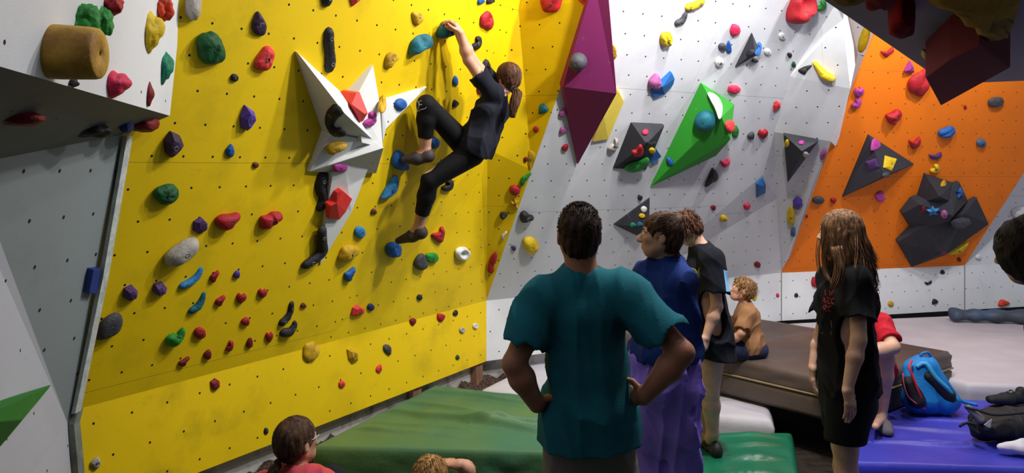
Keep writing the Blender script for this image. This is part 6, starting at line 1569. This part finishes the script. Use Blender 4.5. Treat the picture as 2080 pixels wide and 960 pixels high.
# ---------------------------------------------------------------- the climber
def climber():
    def Wd(x, y, off): p, n = m_hit(x, y); d = ray(x, y); return CAM+d*(p.y-off)
    m_hit = lambda x, y: (onplane(x, y, M0, MN), MN)
    Yb = 5.05; Q = lambda x, y, d=0: P(x, y, Yb+d)
    hc, hf, hu = Q(1031, 160, .0), V((-.62, .76, .12)), V((-.02, -.10, 1))
    J = dict(neck=Q(1012, 196, -.03), sL=Q(988, 186, .02), sR=Q(1018, 204, -.12), eL=Q(952, 124, .10), eR=Q(950, 118, -.05), wL=Q(925, 62, .22), wR=Q(934, 66, .05),
        pel=Q(966, 298, .02), hL=Q(952, 304, .08), hR=Q(958, 312, -.06), kL=Q(866, 210, -.08), kR=Q(874, 366, -.02), aL=Q(864, 310, .10), aR=Q(850, 462, .10), tL=Q(826, 325, .16), tR=Q(812, 488, .20))
    A = lambda x, y, Y_: P(x, y, Y_)
    J['sR'] = A(1000, 190, 4.93); J['sL'] = A(1010, 186, 5.13)
    J.update(eR=A(952, 122, 4.86), eL=A(957, 118, 5.0), wR=A(936, 68, 4.80), wL=A(930, 66, 4.88), kL=A(866, 212, 4.83), aL=A(864, 306, 4.93), tL=A(824, 322, 4.93), kR=A(874, 366, 4.95), aR=A(850, 462, 5.10), tR=A(812, 487, 5.18))
    fg = Fig(dict(J), .90)
    fg.side = (J['sL']*0+V((-.35, -.92, -.1))).normalized(); fg.front = fg.sp.normalized().cross(fg.side)
    g = SDF(.0058, .02)
    fg.torso(g, k=.03); fg.arms(g, r=(.053, .043, .042, .027)); fg.legs(g, r=(.092, .064, .056, .037)); head(g, hc, hf, hu, .90, J['neck'], .044)
    hand(g, J['wR'], A(921, 40, 4.80)-J['wR'], V((-.85, .25, -.35)), .92, .85, 1); hand(g, J['wL'], A(914, 42, 4.86)-J['wL'], V((-.8, .3, -.5)), .9, .85, 1)
    b = person('person', 'climber in black t-shirt and leggings hanging from a teal blue hold on the yellow wall', fg, g, SK, None)
    HM = hairmat('climber_brown_hair', (96, 62, 42), (54, 34, 24)); eyes(b, hc, hf, hu, .9, HM)
    haircap('hair', b, hc, hf, hu, HM, .93, 1.10, fringe=.0, tuft=.0025, seed=71)
    rnd = random.Random(71); c_, f_, u_, r_ = headframe(hc, hf, hu); tie = Q(1044, 182, -.09); pts = []
    S = lambda n_, g_=1.0: c_+u_*.026-f_*.013+r_*(n_.dot(r_)*.079*g_)+f_*(n_.dot(f_)*.099*g_)+u_*(n_.dot(u_)*.089*g_)
    nb = (tie-c_).normalized()
    for k in range(520):
        a = rnd.uniform(-2.9, 2.9); e = rnd.uniform(-.45, 1.3); n = r_*math.sin(a)*math.cos(e)+f_*math.cos(a)*math.cos(e)*.85+u_*math.sin(e)
        if n.dot(f_) > .58 and e < .45: continue
        pts.append([S(n.lerp(nb, t).normalized(), 1.0+.02*rnd.random()) for t in (0, .2, .4, .6, .8, .95)])
    pts += lock(rnd, [tie, Q(1050, 190, -.12), Q(1046, 205, -.14), Q(1042, 222, -.15), Q(1040, 243, -.15)], 170, (.02, .034, .036, .028, .016), .003)
    strands('ponytail', b, pts, .0019, HM, 4)
    tube('hair_tie', [tie+(r_*math.cos(t)+u_*math.sin(t))*.024 for t in [i*.52 for i in range(13)]], .006, MATS['black_elastic'], b)
    tee(fg, cloth('faded_black_cotton', (24, 26, 38)), b, inf=.016, loose=.014, hem=.03, sl=.46, seed=73, amp=.009, freq=28, slr=(.062, .070), k=.035)
    lg = SDF(.0058, .03); lg.cone(J['pel']+fg.sp*.05, J['pel'], .095, .098, (J['hR']-J['hL']), 1.3)
    for q in 'LR':
        a, k_, d = J['h'+q], J['k'+q], J['a'+q]; c = .90; m_ = k_+(d-k_)*.32; e = k_+(d-k_)*(.66)
        lg.cone(a, k_, .092*c+.006, .064*c+.005, k=.025); lg.cone(k_, m_, .060*c+.005, .063*c+.005, k=.02); lg.cone(m_, e, .062*c+.005, .050*c+.006, k=.02)
    for q in 'LR':
        k_, d = J['k'+q], J['a'+q]; dd = (d-k_).normalized(); e = k_+(d-k_)*.64; lg.cone(e+dd*.085, e+dd*.2, .08, .08, op='sub', k=.003)
    lg.build('leggings', cloth('black_lycra', (12, 12, 16), .7), b)
    # small pale print above the knee of the raised leg
    pr = [[Q(847, 203), Q(852, 212), Q(849, 222), Q(846, 232)], [Q(852, 207), Q(856, 204)], [Q(850, 214), Q(857, 212)], [Q(849, 226), Q(856, 222), Q(862, 221), Q(866, 218)]]
    lgo = [o for o in b.children if o.name.startswith('leggings')][0]
    project_print('leggings_print', b, lgo, pr, .0032, mat('pale_grey_ink', (170, 164, 150), .7))
    RB = mat('climbing_shoe_grey', (62, 54, 54), .7, .15, 20); RD = mat('climbing_shoe_red', (150, 26, 38), .6)
    for q, up in (('L', V((.35, 0, .94))), ('R', V((.28, 0, .96)))):
        a, t = J['a'+q], J['t'+q]; f = (t-a).normalized()
        s_ = SDF(.0055, .02); hl = a-V((-.02, 0, .035)); 
        s_.cone(hl, a+f*.06-V((0, 0, .03)), .041, .042); s_.cone(a+f*.06-V((0, 0, .03)), t+f*.012, .042, .024, f.cross(up), 1.1); s_.cone(hl, a+V((.005, 0, -.008)), .040, .040)
        s_.cone(a+V((0, 0, .02)), a+V((0, 0, .1)), .04, .05, op='sub', k=.004)
        so_ = s_.build('climbing_shoe', RB, b)
        tube('pull_tab', catmull([hl+V((.012, -.02, .03)), a+V((.035, -.02, .03)), a+V((.04, -.005, .0)), hl+V((.02, 0, .01))], 4, False), .008, RD, so_)
        tube('shoe_collar', [a+V((math.cos(t_)*.042, math.sin(t_)*.042, .014+.01*math.cos(t_))) for t_ in [i*.4 for i in range(17)]], .0055, RD, so_)
climber()
# ================================================================ light, world, camera
def lamp(x, y, z, power, size, tx, ty, tz, col=(1, .97, .93)):
    l = bpy.data.lights.new('hall_or_fill_lamp', 'AREA'); l.energy = power; l.shape = 'DISK'; l.size = size; l.color = col
    o = bpy.data.objects.new('hall_or_fill_lamp', l); C.objects.link(o); o.location = (x, y, z)
    o.rotation_euler = (V((tx, ty, tz))-V((x, y, z))).to_track_quat('-Z', 'Y').to_euler(); return o
for a in ((1.45, 4.2, 4.3, 62, .16, -.8, 5.0, 1.7), (1.5, 3.6, 4.5, 44, .16, -1.0, 4.6, 1.5), (.7, 2.7, 4.4, 12, .16, -1.6, 3.4, 1.3),
          (1.5, 3.9, 3.6, 78, .18, .9, 6.6, 1.5), (2.9, 5.3, 3.9, 44, .18, 2.4, 7.5, 1.9), (4.3, 5.8, 3.9, 62, .18, 4, 8.5, 1.6)): lamp(*a)  # first lamp in this row is an added fill for the white overhang
wd = bpy.data.worlds.new('hall'); bpy.context.scene.world = wd; wd.use_nodes = True
wd.node_tree.nodes['Background'].inputs[0].default_value = (.80, .88, 1, 1)
wd.node_tree.nodes['Background'].inputs[1].default_value = .47
cd = bpy.data.cameras.new('camera'); cam = bpy.data.objects.new('camera', cd); C.objects.link(cam)
cam.location = CAM; cam.rotation_euler = (R(90), 0, 0); cd.sensor_width = 36; cd.lens = 36*F/2080
cd.shift_y = -140/2080; cd.clip_start = .02
sc = bpy.context.scene; sc.camera = cam
sc.view_settings.view_transform = 'Standard'; sc.view_settings.look = 'None'; sc.view_settings.gamma = 1
sc.view_settings.use_curve_mapping = False; sc.view_settings.exposure = 0
